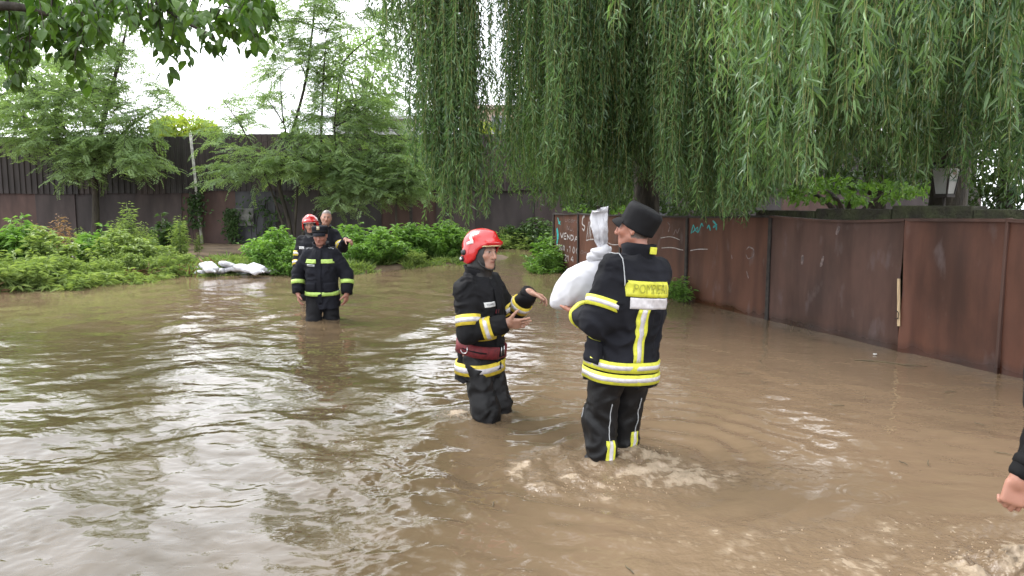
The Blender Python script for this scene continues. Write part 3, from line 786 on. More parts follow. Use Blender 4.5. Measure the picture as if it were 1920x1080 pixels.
def march(sdf, O, D, off=0.0, steps=46, mx=0.6):
    O = np.asarray(O, np.float32); D = np.asarray(D, np.float32); t = np.zeros(O.shape[:-1], np.float32)
    for _ in range(steps):
        d = sdf(O + D * t[..., None]) - off
        t = np.clip(t + 0.75 * d, 0, mx)
    return O + D * t[..., None]
def wrap(rows, tops, name, m, parent, loop=True):
    """cloth strip from rows (r,n,3) at its two lifts: underside tops[0], face tops[1]"""
    under, face = tops
    P = np.concatenate([under[:1], face, under[-1:]], 0)
    mb = MB(); mb.grid(np.asarray(P)[:, ::-1], loop=loop)
    return mb.build(name, m, parent, smooth=True)
def ring(sdf, c, R, w_, name, m, parent, rot=None, lift=0.006, n=48, arc=(0, 2 * PI), reach=0.34, dz=0.0, nr=3, shape=None):
    """strip of width w_ round the axis R[:,2] at c, lying on the cloth"""
    full = abs(arc[1] - arc[0]) > 6.2
    a = np.linspace(arc[0], arc[1], n, endpoint=not full)
    di = np.cos(a)[:, None] * R[:, 0] + np.sin(a)[:, None] * R[:, 1]
    zs = np.linspace(-w_ / 2, w_ / 2, nr) + dz
    if shape is not None: sh_ = shape(a)
    else: sh_ = np.zeros(n)
    C = np.asarray(c)[None, None] + (zs[:, None] + sh_[None])[..., None] * R[:, 2][None, None]
    O = C + di[None] * reach; D = np.broadcast_to(-di[None], O.shape)
    f = march(sdf, O, D, lift)
    t = ((f - O) * D).sum(-1)                          # ironed along its length, never sinking into the cloth
    w5 = (.1, .2, .4, .2, .1); tm_ = t.min(0, keepdims=True) * .5 + t * .5
    idx = lambda k: np.roll(tm_, k, 1) if full else tm_[:, np.clip(np.arange(n) + k, 0, n - 1)]
    ts = np.minimum(sum(w5[k + 2] * idx(k) for k in range(-2, 3)), t + .004) - .0015
    f = O + D * ts[..., None]; u = O + D * (ts + lift + .006)[..., None]
    return wrap(None, (u, f), name, m, parent, loop=full)
def patch(sdf, c, ax_u, ax_v, ndir, wu, wv, name, m, parent, lift=0.006, nu=8, nv=6, reach=0.15, taper=0.0):
    """flat piece of cloth laid on the surface; c is a point in front of it"""
    uu = np.linspace(-.5, .5, nu) * wu; vv = np.linspace(-.5, .5, nv) * wv
    O = np.asarray(c)[None, None] + vv[:, None, None] * np.asarray(ax_v) + (uu[None, :, None] * (1 + taper * (vv / max(wv, 1e-6))[:, None, None])) * np.asarray(ax_u) + np.asarray(ndir) * reach
    D = np.broadcast_to(-np.asarray(ndir), O.shape)
    f = march(sdf, O, D, lift); u = march(sdf, O, D, -0.004)
    Pf = np.concatenate([u[:, :1], f, u[:, -1:]], 1)
    Pu = np.concatenate([u[:, :1], u, u[:, -1:]], 1)
    P = np.concatenate([Pu[:1], Pf, Pu[-1:]], 0)
    mb = MB(); mb.grid(P[:, ::-1] if np.dot(np.cross(ax_u, ax_v), ndir) < 0 else P)
    return mb.build(name, m, parent, smooth=True)
def seam(sdf, pts, ndirs, r, name, m, parent, lift=0.002, reach=0.15):
    """thin piping laid on the cloth through pts"""
    pts = np.asarray(pts, float); nd = norm(np.broadcast_to(np.asarray(ndirs, float), pts.shape))
    t = np.linspace(0, len(pts) - 1, 6 * (len(pts) - 1) + 1); k = np.arange(len(pts))
    P = np.stack([np.interp(t, k, pts[:, j]) for j in range(3)], 1); N_ = norm(np.stack([np.interp(t, k, nd[:, j]) for j in range(3)], 1))
    for _ in range(4): P[1:-1] = .25 * P[:-2] + .5 * P[1:-1] + .25 * P[2:]
    S_ = march(sdf, P + N_ * reach, -N_, lift)
    return MB().tube(S_, r, 6).build(name, m, parent, smooth=True)
def rot_zxy(yaw, pitch=0.0, roll=0.0):
    """columns right, forward, up. yaw 0 faces +Y, positive turns to the left (-X); pitch>0 nods forward; roll>0 leans to own right"""
    return np.array(Matrix.Rotation(yaw, 3, 'Z') @ Matrix.Rotation(-pitch, 3, 'X') @ Matrix.Rotation(roll, 3, 'Y'))
def text_on(txt, size, place, sdf, ndir, name, m, parent, lift=0.0085, reach=0.12):
    """printed letters laid on cloth; place maps (x,y) of the lettering to a point"""
    cu = bpy.data.curves.new('lettering', 'FONT'); cu.body = txt; cu.size = size; cu.align_x = 'CENTER'; cu.align_y = 'CENTER'; cu.resolution_u = 2
    to = bpy.data.objects.new('lettering', cu); COL.objects.link(to)
    bpy.context.view_layer.update()
    me = bpy.data.meshes.new_from_object(to.evaluated_get(bpy.context.evaluated_depsgraph_get()))
    COL.objects.unlink(to); bpy.data.objects.remove(to); bpy.data.curves.remove(cu)
    V = np.zeros(len(me.vertices) * 3, np.float32); me.vertices.foreach_get('co', V); V = V.reshape(-1, 3)
    P = np.array([place(a, b) for a, b, _ in V])
    if sdf is not None: P = march(sdf, P + np.asarray(ndir) * reach, np.broadcast_to(-np.asarray(ndir), P.shape), lift)
    me.vertices.foreach_set('co', np.asarray(P, np.float32).ravel()); me.materials.clear(); me.update()
    return obj(name, me, m, parent)

# ---------------------------------------------------------------- materials for people
def skin_mat():
    m = bpy.data.materials.new('skin'); m.use_nodes = True
    n = m.node_tree.nodes; L = m.node_tree.links; b = n['Principled BSDF']
    a = n.new('ShaderNodeAttribute'); a.attribute_name = 'skin'
    t = n.new('ShaderNodeTexCoord'); no = n.new('ShaderNodeTexNoise'); no.inputs['Scale'].default_value = 28; no.inputs['Detail'].default_value = 4
    L.new(t.outputs['Object'], no.inputs['Vector'])
    r = n.new('ShaderNodeValToRGB'); r.color_ramp.elements[0].color = (.82, .76, .74, 1); r.color_ramp.elements[1].color = (1.12, 1.08, 1.08, 1)
    L.new(no.outputs['Fac'], r.inputs['Fac'])
    mm = n.new('ShaderNodeMix'); mm.data_type = 'RGBA'; mm.blend_type = 'MULTIPLY'; mm.inputs[0].default_value = 1
    L.new(a.outputs['Color'], mm.inputs[6]); L.new(r.outputs[0], mm.inputs[7]); L.new(mm.outputs[2], b.inputs['Base Color'])
    b.inputs['Roughness'].default_value = 0.48
    b.inputs['Subsurface Weight'].default_value = 0.12; b.inputs['Subsurface Radius'].default_value = (0.012, 0.005, 0.003); b.inputs['Subsurface Scale'].default_value = 0.6
    return m
M_skin = skin_mat()
SKM = .66
M_navy = mat('navy_cloth', (0.0066, 0.0070, 0.0100), 0.85, 0.35, 3.5, 0.5, 300, spec=0.18, bdist=0.002)
M_black = mat('black_cloth', (0.0052, 0.0052, 0.0062), 0.82, 0.35, 3.5, 0.5, 300, spec=0.20, bdist=0.002)
M_wet = mat('wet_black_cloth', (0.0045, 0.0045, 0.0052), 0.50, 0.3, 4, 0.4, 120, spec=0.26, bdist=0.004)
M_yel = mat('lime_yellow_tape', (0.46, 0.46, 0.035), 0.55, 0.12, 30, 0.1, 200, bdist=0.002)
M_yel2 = mat('amber_yellow_tape', (0.48, 0.37, 0.03), 0.55, 0.15, 30, 0.1, 200, bdist=0.002)
M_lime = mat('pale_lime_tape', (0.32, 0.46, 0.10), 0.5, 0.1, 30, 0.1, 200, bdist=0.002)
M_sil = mat('silver_tape', (0.42, 0.40, 0.41), 0.35, 0.1, 40, 0.1, 200, spec=0.7, bdist=0.002)
M_pipe = mat('grey_piping', (0.30, 0.31, 0.32), 0.4, 0.1)
M_belt = mat('dark_red_webbing', (0.105, 0.008, 0.012), 0.7, 0.25, 40, 0.4, 250, bdist=0.002)
M_steel = mat('steel', (0.55, 0.55, 0.56), 0.3, 0.1, metal=1.0, bump=0)
M_red = mat('red_helmet_shell', (0.42, 0.010, 0.012), 0.22, 0.06, 8, 0.0, coat=0.5)
M_hwhite = mat('white_reflective', (0.50, 0.50, 0.49), 0.4, 0.06)
M_rubber = mat('black_rubber', (0.010, 0.010, 0.011), 0.45, 0.3, 8, 0.1)
M_ink = mat('olive_print', (0.24, 0.24, 0.025), 0.7, 0.1, bump=0)
M_inkd = mat('dark_print', (0.05, 0.05, 0.07), 0.7, 0.1, bump=0)
M_sack = mat('white_woven_sack', (0.44, 0.44, 0.465), 0.55, 0.05, 6, 0.25, 220, spec=0.35, bdist=0.002)
M_gold = mat('brass_badge', (0.55, 0.48, 0.28), 0.35, 0.2, metal=0.6, bump=0)

def folds(amp, seed, sc=1.0, fr=(9, 9, 22)):
    """irregular creases: warped ridges, deeper in drifts"""
    f = np.array(fr, np.float32) * sc
    def fn(P):
        wq = 0.6 * np.stack([vnoise(P * 6.0 * sc + 3.1, seed), vnoise(P * 6.0 * sc + 9.2, seed + 1), vnoise(P * 6.0 * sc + 5.5, seed + 2)], -1)
        a = vnoise((P * f) * 0.55 + wq * 2.2, seed + 3)
        c = vnoise((P * f[[2, 1, 0]]) * 0.42 + wq * 2.6, seed + 5)
        g = 0.5 + 0.5 * vnoise(P * 3.5, seed + 8)
        r1 = 1 - np.abs(a) * 2.4; r2 = 1 - np.abs(c) * 2.4
        e = 1 - np.abs(vnoise(P * f * 1.25 + wq * 3.0, seed + 11)) * 2.4
        return (-amp * (0.45 * r1 + 0.40 * r2 + 0.30 * e) * (0.35 + 0.9 * g) + amp * .12).astype(np.float32)
    return fn
def ik(a, c, l1, l2, pole):
    a = np.asarray(a, float); c = np.asarray(c, float); d = c - a; L = np.linalg.norm(d)
    if L > (l1 + l2) * 0.995: c = a + d / L * (l1 + l2) * 0.995; d = c - a; L = np.linalg.norm(d)
    x = (l1 ** 2 - l2 ** 2 + L ** 2) / (2 * L); h = math.sqrt(max(l1 ** 2 - x ** 2, 0)); e = d / L
    p = np.asarray(pole, float); p = norm(p - e * (p @ e))
    return a + e * x + p * h, c
def hand(S, wr, d, n_, side, curl=(.25, .3, .35, .4), thumb=(0.5, .75, .25), sc=1.0, spread=0.06, tcurl=0.3):
    """palm, four unequal fingers and a thumb. d finger direction, n_ palm side, side +1 thumb on d x n"""
    d = norm(d); n_ = norm(np.asarray(n_, float) - d * (np.asarray(n_, float) @ d)); s = np.cross(d, n_) * side
    R = np.stack([s, d, n_], 1)
    S.cone(wr - d * .012 * sc, wr + d * .015 * sc, .029 * sc, .027 * sc, 0.012)
    S.box(wr + d * .052 * sc, R, np.array([.040, .046, .0145]) * sc, .013 * sc, 0.012)
    S.ell(wr + d * .03 * sc + s * .022 * sc + n_ * .008 * sc, R, np.array([.02, .032, .015]) * sc, 0.01)
    lens = (.073, .081, .075, .060); rad = (.0092, .0096, .0090, .0080)
    ends = []
    for i in range(4):
        lat = .0305 - .0203 * i
        p = wr + d * (.092 - .006 * abs(i - 1)) * sc + s * lat * sc; th = 0.0; dv = norm(d + s * (spread * (1.5 - i)))
        for j, fr in enumerate((.45, .30, .25)):
            th += curl[i] * (0.8, 1.1, .7)[j]
            q = p + (dv * math.cos(th) + n_ * math.sin(th)) * lens[i] * fr * sc
            r0 = rad[i] * (1, .94, .88)[j] * sc; S.cone(p, q, r0, r0 * .93, 0.004); p = q
        ends.append(p)
    b = wr + d * .022 * sc + s * .030 * sc; tv = norm(d * thumb[0] + s * thumb[1] + n_ * thumb[2])
    m1 = b + tv * .040 * sc; S.cone(b, m1, .015 * sc, .0115 * sc, 0.008)
    tv2 = norm(tv + d * tcurl + n_ * tcurl * .5); m2 = m1 + tv2 * .032 * sc; S.cone(m1, m2, .011 * sc, .0095 * sc, 0.005)
    m3 = m2 + norm(tv2 + d * tcurl) * .024 * sc; S.cone(m2, m3, .0098 * sc, .008 * sc, 0.005)
    return ends
def head(S, c, R, neck, sc=1.0):
    g = lambda x, y, z: np.asarray(c) + R @ (np.array([x, y, z]) * sc)
    e = lambda p, r, k=0.02, op='u': S.ell(g(*p), R, np.array(r) * sc, k, op)
    S.cone(neck, g(0, -.012, -.045), .060 * sc, .054 * sc, 0.03)
    e((0, -.012, .030), (.076, .098, .090), .02)
    e((0, .022, -.030), (.064, .074, .085), .03)
    e((0, .055, -.078), (.040, .038, .036), .025)
    for s in (-1, 1):
        S.cone(g(s * .056, -.005, -.055), g(s * .022, .066, -.096), .017 * sc, .016 * sc, .025)
        e((s * .044, .062, -.022), (.024, .022, .022), .02)
        S.cone(g(s * .012, .091, .026), g(s * .044, .076, .022), .0085 * sc, .0075 * sc, .012)
        e((s * .031, .098, .006), (.018, .014, .0095), .010, 's')
        e((s * .031, .0795, .005), (.0125, .0125, .0115), .004)
        S.cone(g(s * .019, .0905, .0125), g(s * .043, .080, .0115), .0036 * sc, .0036 * sc, .004)
        S.ell(g(s * .079, -.014, -.008), R @ np.array(Matrix.Rotation(s * .35, 3, 'Z')), np.array([.0085, .021, .034]) * sc, .008)
        e((s * .085, -.010, -.004), (.006, .010, .018), .006, 's')
        e((s * .0105, .104, -.036), (.009, .010, .008), .006)
    S.cone(g(0, .094, .018), g(0, .116, -.030), .0085 * sc, .0115 * sc, .012)
    S.cone(g(-.019, .087, -.0575), g(0, .0955, -.0555), .006 * sc, .0065 * sc, .006); S.cone(g(.019, .087, -.0575), g(0, .0955, -.0555), .006 * sc, .0065 * sc, .006)
    S.cone(g(-.014, .087, -.069), g(.014, .087, -.069), .0075 * sc, .0075 * sc, .007)
    e((0, .084, -.098), (.017, .014, .014), .012)
def paint(V, c, R, sc=1.0, skin=(.50, .255, .170), hair=(.030, .022, .017), hairline=0.055, stubble=.25, grey=0.0):
    q = ((V - np.asarray(c)) @ R) / sc; x, y, z = q[:, 0], q[:, 1], q[:, 2]; ax_ = np.abs(x)
    skin = np.array(skin) * SKM; col = np.tile(np.array(skin, float), (len(V), 1))
    near = (np.abs(q) < .16).all(1)
    def mixto(m, cc): col[:] = col * (1 - m[:, None]) + np.array(cc) * m[:, None]
    skin = np.array(skin)
    mixto(near * np.exp(-(((ax_ - .043) / .02) ** 2 + ((z + .025) / .018) ** 2)) * (y > .03) * .45, skin * (1.08, .80, .76))      # cheeks
    mixto(near * np.exp(-((x / .013) ** 2 + ((z + .03) / .014) ** 2)) * (y > .09) * .5, skin * (1.05, .80, .78))
    mixto(near * sstep(-.035, -.055, z) * sstep(-.01, .02, y) * stubble, skin * (.55, .55, .6))
    lip = near * (y > .075) * np.exp(-((x / .021) ** 4 + ((z + .0625) / .0085) ** 4)); mixto(lip * .75, skin * (.80, .47, .47))
    mixto(near * (y > .075) * np.exp(-((x / .020) ** 4 + ((z + .0628) / .0022) ** 2)) * .85, (.05, .018, .016))
    mixto(near * (y > .07) * np.exp(-(((ax_ - .031) / .015) ** 4 + ((z - .0055) / .0048) ** 4)), (.34, .30, .28))
    mixto(near * (y > .07) * np.exp(-(((ax_ - .031) / .0062) ** 4 + ((z - .0055) / .0062) ** 4)), (.02, .013, .01))
    mixto(near * (y > .07) * np.exp(-(((ax_ - .031) / .017) ** 4 + ((z - .0125) / .0026) ** 2)) * .9, (.03, .02, .016))
    mixto(near * (y > .055) * np.exp(-(((ax_ - .032) / .021) ** 4 + ((z - .0265 + 0.12 * np.maximum(ax_ - .035, 0)) / .0052) ** 4)) * .92, np.array(hair) * 1.1)
    hl = hairline + 0.012 * vnoise(V * 60, 4) - 0.9 * np.maximum(0.045 - y, 0) * (ax_ > .05) * 0.6
    back = sstep(.01, -.02, y) * .075
    hm = near * sstep(-.006, .010, z - (hl - back - .055 * sstep(.03, -.03, y))) * (z > -.055)
    ear = np.exp(-(((ax_ - .083) / .012) ** 2 + ((y + .014) / .024) ** 2 + ((z + .008) / .036) ** 2)) > .45
    hm = np.where(ear, 0, hm)
    tex = 0.8 + 0.4 * vnoise(V * 260, 9)
    col[:] = col * (1 - hm[:, None] * .94) + (np.array(hair) * (1 - grey) + np.array((.20, .19, .18)) * grey)[None] * (hm * .94 * tex)[:, None]
    return np.concatenate([np.clip(col, 0, 1), np.ones((len(V), 1))], 1)
class Person: pass
def person(label, loc, H=1.77, yaw=0.0, lean=(0.0, 0.0), head_rot=(0, 0, 0), hands=None, legs=None, hem=0.76, jm=None, tm=None, h=0.012, hf=0.0055, seed=1, skin=(.50, .255, .170), hair=(.030, .022, .017), hairline=.055, grey=0.0, girth=1.0, fold=.010, stubble=.25, elbows=((.9, -.4, -.5), (-.9, -.4, -.5)), sleeve=(.080, .076, .066), shoulder=(0, 0), headfwd=0.0):
    """hands: {'R':dict(p,d,n,curl,..),'L':...} with p the wrist in world coordinates. Right is the person's own right (+x)."""
    jm = jm or M_navy; tm = tm or M_wet
    q = Person(); s = H / 1.78; q.s = s
    loc = np.asarray(loc, float); R0 = rot_zxy(yaw); Rt = R0 @ rot_zxy(0, lean[0], lean[1])
    q.R0, q.Rt = R0, Rt
    hip = loc + np.array([0, 0, .93 * s]); q.hip = hip
    L0 = lambda x, y, z: loc + R0 @ (np.array([x, y, z]) * s)
    T = lambda x, y, z: hip + Rt @ (np.array([x, y, z - .93]) * s)
    q.T, q.L0 = T, L0
    Rh = rot_zxy(*head_rot); nb = T(0, -.015, 1.47)
    hc = nb + Rt @ np.array([0, .035 + headfwd, .10]) * s + np.array([0, 0, .075]) * s
    q.hc, q.Rh = hc, Rh
    root = thing('person', label, 'person', loc.tolist()); q.root = root
    # --- joints
    sh = {'R': T(.166, -.01 + shoulder[0], 1.395), 'L': T(-.166, -.01 + shoulder[1], 1.395)}
    el, wr = {}, {}
    for i, k in enumerate('RL'):
        e, c_ = ik(sh[k], hands[k]['p'], .30 * s, .265 * s, R0 @ np.array(elbows[i])); el[k], wr[k] = e, c_
    q.sh, q.el, q.wr = sh, el, wr
    lg = {}
    for i, k in enumerate('RL'):
        sx = 1 if k == 'R' else -1; dx, dy, kn = (legs or {}).get(k, (0.0, 0.0, 0.0))
        hp = L0(sx * .095, 0, .92); an = L0(sx * .115 + dx, dy - .02, .10)
        kne = (hp + an) / 2 + R0 @ np.array([0, .025 + kn, .02]) * s
        lg[k] = (hp, kne, an)
    q.lg = lg
    # --- the body: one continuous surface from crown to soles
    B = Sdf()
    B.tube(hip, Rt, [(-.06 * s, .13 * s, .10 * s, 0, 0), (.0, .15 * s, .11 * s, 0, 0), (.2 * s, .135 * s, .10 * s, 0, 0), (.40 * s, .155 * s, .105 * s, 0, 0), (.50 * s, .13 * s, .085 * s, 0, 0), (.56 * s, .06 * s, .06 * s, 0, 0)], 2.2, .05)
    for i, k in enumerate('RL'):
        B.chain([sh[k], el[k], wr[k]], [.055 * s, .042 * s, .030 * s], .02)
        hp, kne, an = lg[k]; B.chain([hp, kne, an], [.085 * s, .058 * s, .042 * s], .03)
        f = R0 @ np.array([0, 1, 0]); B.cone(an - f * .03 * s + [0, 0, -.06 * s], an + f * .14 * s + [0, 0, -.065 * s], .034 * s, .030 * s, .03)
    head(B, hc, Rh, nb, s * 1.02)
    fine = [(hc - .14, hc + .14)]; q.tips = {}
    for k in 'RL':
        hd = hands[k]; q.tips[k] = hand(B, wr[k], hd['d'], hd['n'], hd.get('side', 1), hd.get('curl', (.25, .3, .35, .4)), hd.get('thumb', (.5, .75, .25)), s * hd.get('sc', 1.0), hd.get('spread', .06), hd.get('tcurl', .3))
        m = wr[k] + norm(hd['d']) * .07; fine.append((m - .12, m + .12))
    q.B = B
    V, Q = B.mesh(h * 2.2, fine, hf * 1.12)
    me = mesh_np('body', V, [Q]); attr(me, 'skin', paint(V, hc, Rh, s * 1.02, skin, hair, hairline, stubble, grey), 'FLOAT_COLOR')
    q.body = obj('body', me, M_skin, root)
    # --- jacket
    gq = girth
    pf = np.array([(hem, .212 * gq, .170 * gq, 0, .005), (.84, .208 * gq, .165 * gq, 0, .005), (.98, .196 * gq, .158 * gq, 0, .01), (1.12, .200 * gq, .160 * gq, 0, .01), (1.28, .205 * gq, .158, 0, .0), (1.37, .182, .142, 0, -.005), (1.435, .135, .115, 0, -.012), (1.485, .098, .088, 0, -.018), (1.50, .088, .082, 0, -.018)])
    pf[:, 0] -= .93; pf *= s
    q.prof = pf
    J = Sdf(); J.tube(hip, Rt, pf, 2.45, .03, cap=.015)
    A = {}
    for k in 'RL':
        a_ = Sdf(); au = Sdf(); al_ = Sdf(); d = norm(wr[k] - el[k]); up = norm(el[k] - sh[k])
        rr = np.array(sleeve) * s
        J.cone(sh[k] - up * .01, el[k], rr[0], rr[1], .05); a_.cone(sh[k] - up * .01, el[k], rr[0], rr[1], .02)
        cuff = wr[k] - d * .004
        J.cone(el[k], cuff - d * .03, rr[1], rr[2], .03); a_.cone(el[k], cuff - d * .03, rr[1], rr[2], .03)
        J.cone(cuff - d * .05, cuff - d * .012, rr[2], rr[2] * .93, .01); a_.cone(cuff - d * .05, cuff - d * .012, rr[2], rr[2] * .93, .01)
        A[k] = a_
        au.cone(sh[k] - up * .01, el[k], rr[0], rr[1], .02); al_.cone(el[k], cuff - d * .03, rr[1], rr[2], .03); A[k + 'u'] = au; A[k + 'l'] = al_
        c_, d_ = (cuff).astype(np.float32), d.astype(np.float32)
        def lim(P, c_=c_, d_=d_):         # sleeve ends at the cuff
            w_ = (P - c_); al = w_ @ d_; rad = np.sqrt(np.maximum((w_ ** 2).sum(-1) - al ** 2, 0))
            return np.where(rad < .11, al, -1.0)
        lo = np.minimum(c_, c_ + d_ * .2) - .12; hi = np.maximum(c_, c_ + d_ * .2) + .12
        J.pr.append((lambda P, L=lim: -np.maximum(L(P), -.4), lo, hi, .004, 's')); a_.pr.append((lambda P, L=lim: -np.maximum(L(P), -.4), lo, hi, .004, 's'))
    fo = folds(fold, seed * 13, 1.0)
    J.disp = fo
    TS = Sdf(); TS.tube(hip, Rt, pf, 2.45, .03, cap=.015); TS.disp = fo
    for k in A: A[k].disp = fo
    q.J, q.TS, q.A = J, TS, A
    V, Q = J.mesh(h * .8)
    q.jacket = obj('jacket', mesh_np('jacket', V, [Q]), jm, root)
    # --- trousers
    P_ = Sdf()
    P_.tube(L0(0, 0, .93), R0, np.array([(-.10, .150, .115, 0, 0), (.02, .165, .125, 0, 0), (.10, .16, .12, 0, 0)]) * s * np.array([1, gq, gq, 1, 1]), 2.3, .05)
    for k in 'RL':
        hp, kne, an = lg[k]
        P_.chain([hp + (kne - hp) * .05, kne, an + [0, 0, .02]], [.108 * s * gq, .092 * s, .086 * s], .04)
    P_.disp = folds(fold * 1.15, seed * 17 + 3, 1.0, (9, 9, 15)); q.P = P_
    V, Q = P_.mesh(h * 1.05)
    q.trousers = obj('trousers', mesh_np('trousers', V, [Q]), tm, root)
    # --- boots
    for k in 'RL':
        an = lg[k][2]; f = R0 @ np.array([0, 1, 0]); b_ = Sdf()
        b_.cone(an + [0, 0, .10 * s], an + [0, 0, -.03 * s], .062 * s, .055 * s, .03); b_.cone(an - f * .03 * s + [0, 0, -.055 * s], an + f * .16 * s + [0, 0, -.062 * s], .048 * s, .042 * s, .04)
        V, Q = b_.mesh(.028); obj('boot', mesh_np('boot', V, [Q]), M_rubber, root)
    return q
def arm_frame(a, b):
    z = norm(b - a); x = norm(np.cross(z, [0.3, 0.2, 1.0])); return np.stack([x, np.cross(z, x), z], 1)
def sleeve_band(q, k, seg, f, w_, m, tilt=None, silver=True, name='reflective_band'):
    a, b = (q.sh[k], q.el[k]) if seg == 'u' else (q.el[k], q.wr[k])
    c = a + (b - a) * f; R = arm_frame(a, b)
    if tilt is not None:
        z = norm(R[:, 2] + np.asarray(tilt)); x = norm(R[:, 0] - z * (R[:, 0] @ z)); R = np.stack([x, np.cross(z, x), z], 1)
    ring(q.A[k + seg], c, R, w_, name, m, q.jacket, n=40, reach=.17)
    if silver: ring(q.A[k + seg], c, R, w_ * .40, 'silver_stripe', M_sil, q.jacket, n=40, reach=.17, lift=.0085)
def torso_band(q, z, w_, m, arc=(0, 2 * PI), silver=True, name='reflective_band', lift=.006, shape=None, sm=None, n=64):
    c = q.T(0, .005, z); R = q.Rt
    ring(q.TS, c, R, w_, name, m, q.jacket, n=n, reach=.36, arc=arc, lift=lift, shape=shape)
    if silver: ring(q.TS, c, R, w_ * .42, 'silver_stripe', sm or M_sil, q.jacket, n=n, reach=.36, arc=arc, lift=lift + .0025, shape=shape)
def collar(q, hgt=.075, open_front=0.35, m=None, r=.088, flare=.012):
    """stand-up collar, open at the throat"""
    c = q.T(0, -.018, 1.478); a = np.linspace(PI / 2 + open_front, PI / 2 + 2 * PI - open_front, 44)
    rows = []
    for (dz, rr) in ((-.02, r), (.0, r), (hgt * .6, r + flare * .3), (hgt, r + flare), (hgt, r + flare - .012), (hgt * .5, r - .012), (-.02, r - .014)):
        fr = np.maximum(np.sin(a), 0)
        rad = rr * (1 + .04 * np.sin(a * 3 + q.s))
        P = np.asarray(c)[None] + (np.cos(a) * rad * .98)[:, None] * q.Rt[:, 0] + (np.sin(a) * rad)[:, None] * q.Rt[:, 1] + ((dz - (.030 * fr if dz > 0 else 0)) * np.ones_like(a))[:, None] * q.Rt[:, 2]
        rows.append(P)
    P = np.stack(rows); mb = MB(); mb.grid(P)
    return mb.build('collar', m or M_navy, q.jacket, smooth=True)
def cap(q, m, tilt=(0.0, 0.0), badge=False, r=.098, hgt=.105, flare=.010, bill=.065, z0=.022):
    """round field cap with flat crown, low peak and a band"""
    Rc = q.Rh @ np.array(Matrix.Rotation(tilt[0], 3, 'X') @ Matrix.Rotation(tilt[1], 3, 'Y')); s = q.s
    c = q.hc + q.Rh @ np.array([0, -.018, z0]) * s
    S = Sdf()
    S.tube(c, Rc, np.array([(-.052, r * .93, r * 1.06, 0, -.002), (.0, r * .95, r * 1.08, 0, 0), (hgt * .55, r + flare * .6, r * 1.12 + flare * .4, 0, 0), (hgt * .92, r + flare, r * 1.14 + flare, 0, 0), (hgt, r + flare * .3, r * 1.12, 0, 0)]) * s, 2.05, .01, cap=.034)
    S.field(lambda P: -.0 - (((P - c.astype(np.float32)) @ Rc.astype(np.float32))[..., 2] + .034 * s + .22 * np.minimum(0.03 * s + ((P - c.astype(np.float32)) @ Rc.astype(np.float32))[..., 1], 0.0) * 0))
    S.disp = lambda P: (.0018 * vnoise(P * 30, 7) + .0022 * vnoise(P * 12, 8)).astype(np.float32)
    V, Q = S.mesh(.007); o = obj('cap', mesh_np('cap', V, [Q]), m, q.root)
    # peak
    a = np.linspace(-.95, .95, 20); rows = []
    for f, dz in ((0.0, 0.0), (.35, -.006), (.7, -.020), (1.0, -.038), (1.0, -.042), (.5, -.018), (0.0, -.008)):
        ext = bill * f * np.cos(a / .96 * PI / 2) ** .6
        rx = (r * .95 + ext * .35) * s; ry = (r * 1.06 + ext) * s
        rows.append(c[None] + (np.sin(a) * rx)[:, None] * Rc[:, 0] + (np.cos(a) * ry)[:, None] * Rc[:, 1] + ((-.014 + dz - .03 * np.sin(a) ** 2 * f * .4) * s * np.ones_like(a))[:, None] * Rc[:, 2])
    MB().grid(np.stack(rows)).build('peak', m, o, smooth=True)
    if badge: ring(S, c + Rc[:, 2] * (.0 * s), Rc, .026 * s, 'band', M_black, o, lift=.0015, reach=.2, n=40)
    if badge:
        f = Rc[:, 1]; patch(S, c + Rc[:, 2] * .045 * s + f * .1, Rc[:, 0], Rc[:, 2], f, .034, .042, 'badge', M_gold, o, lift=.006, reach=.10, nu=6, nv=6)
        patch(S, c + Rc[:, 2] * .047 * s + f * .1, Rc[:, 0], Rc[:, 2], f, .014, .018, 'badge_boss', M_hwhite, o, lift=.010, reach=.10, nu=4, nv=4)
    q.cap = o; return o
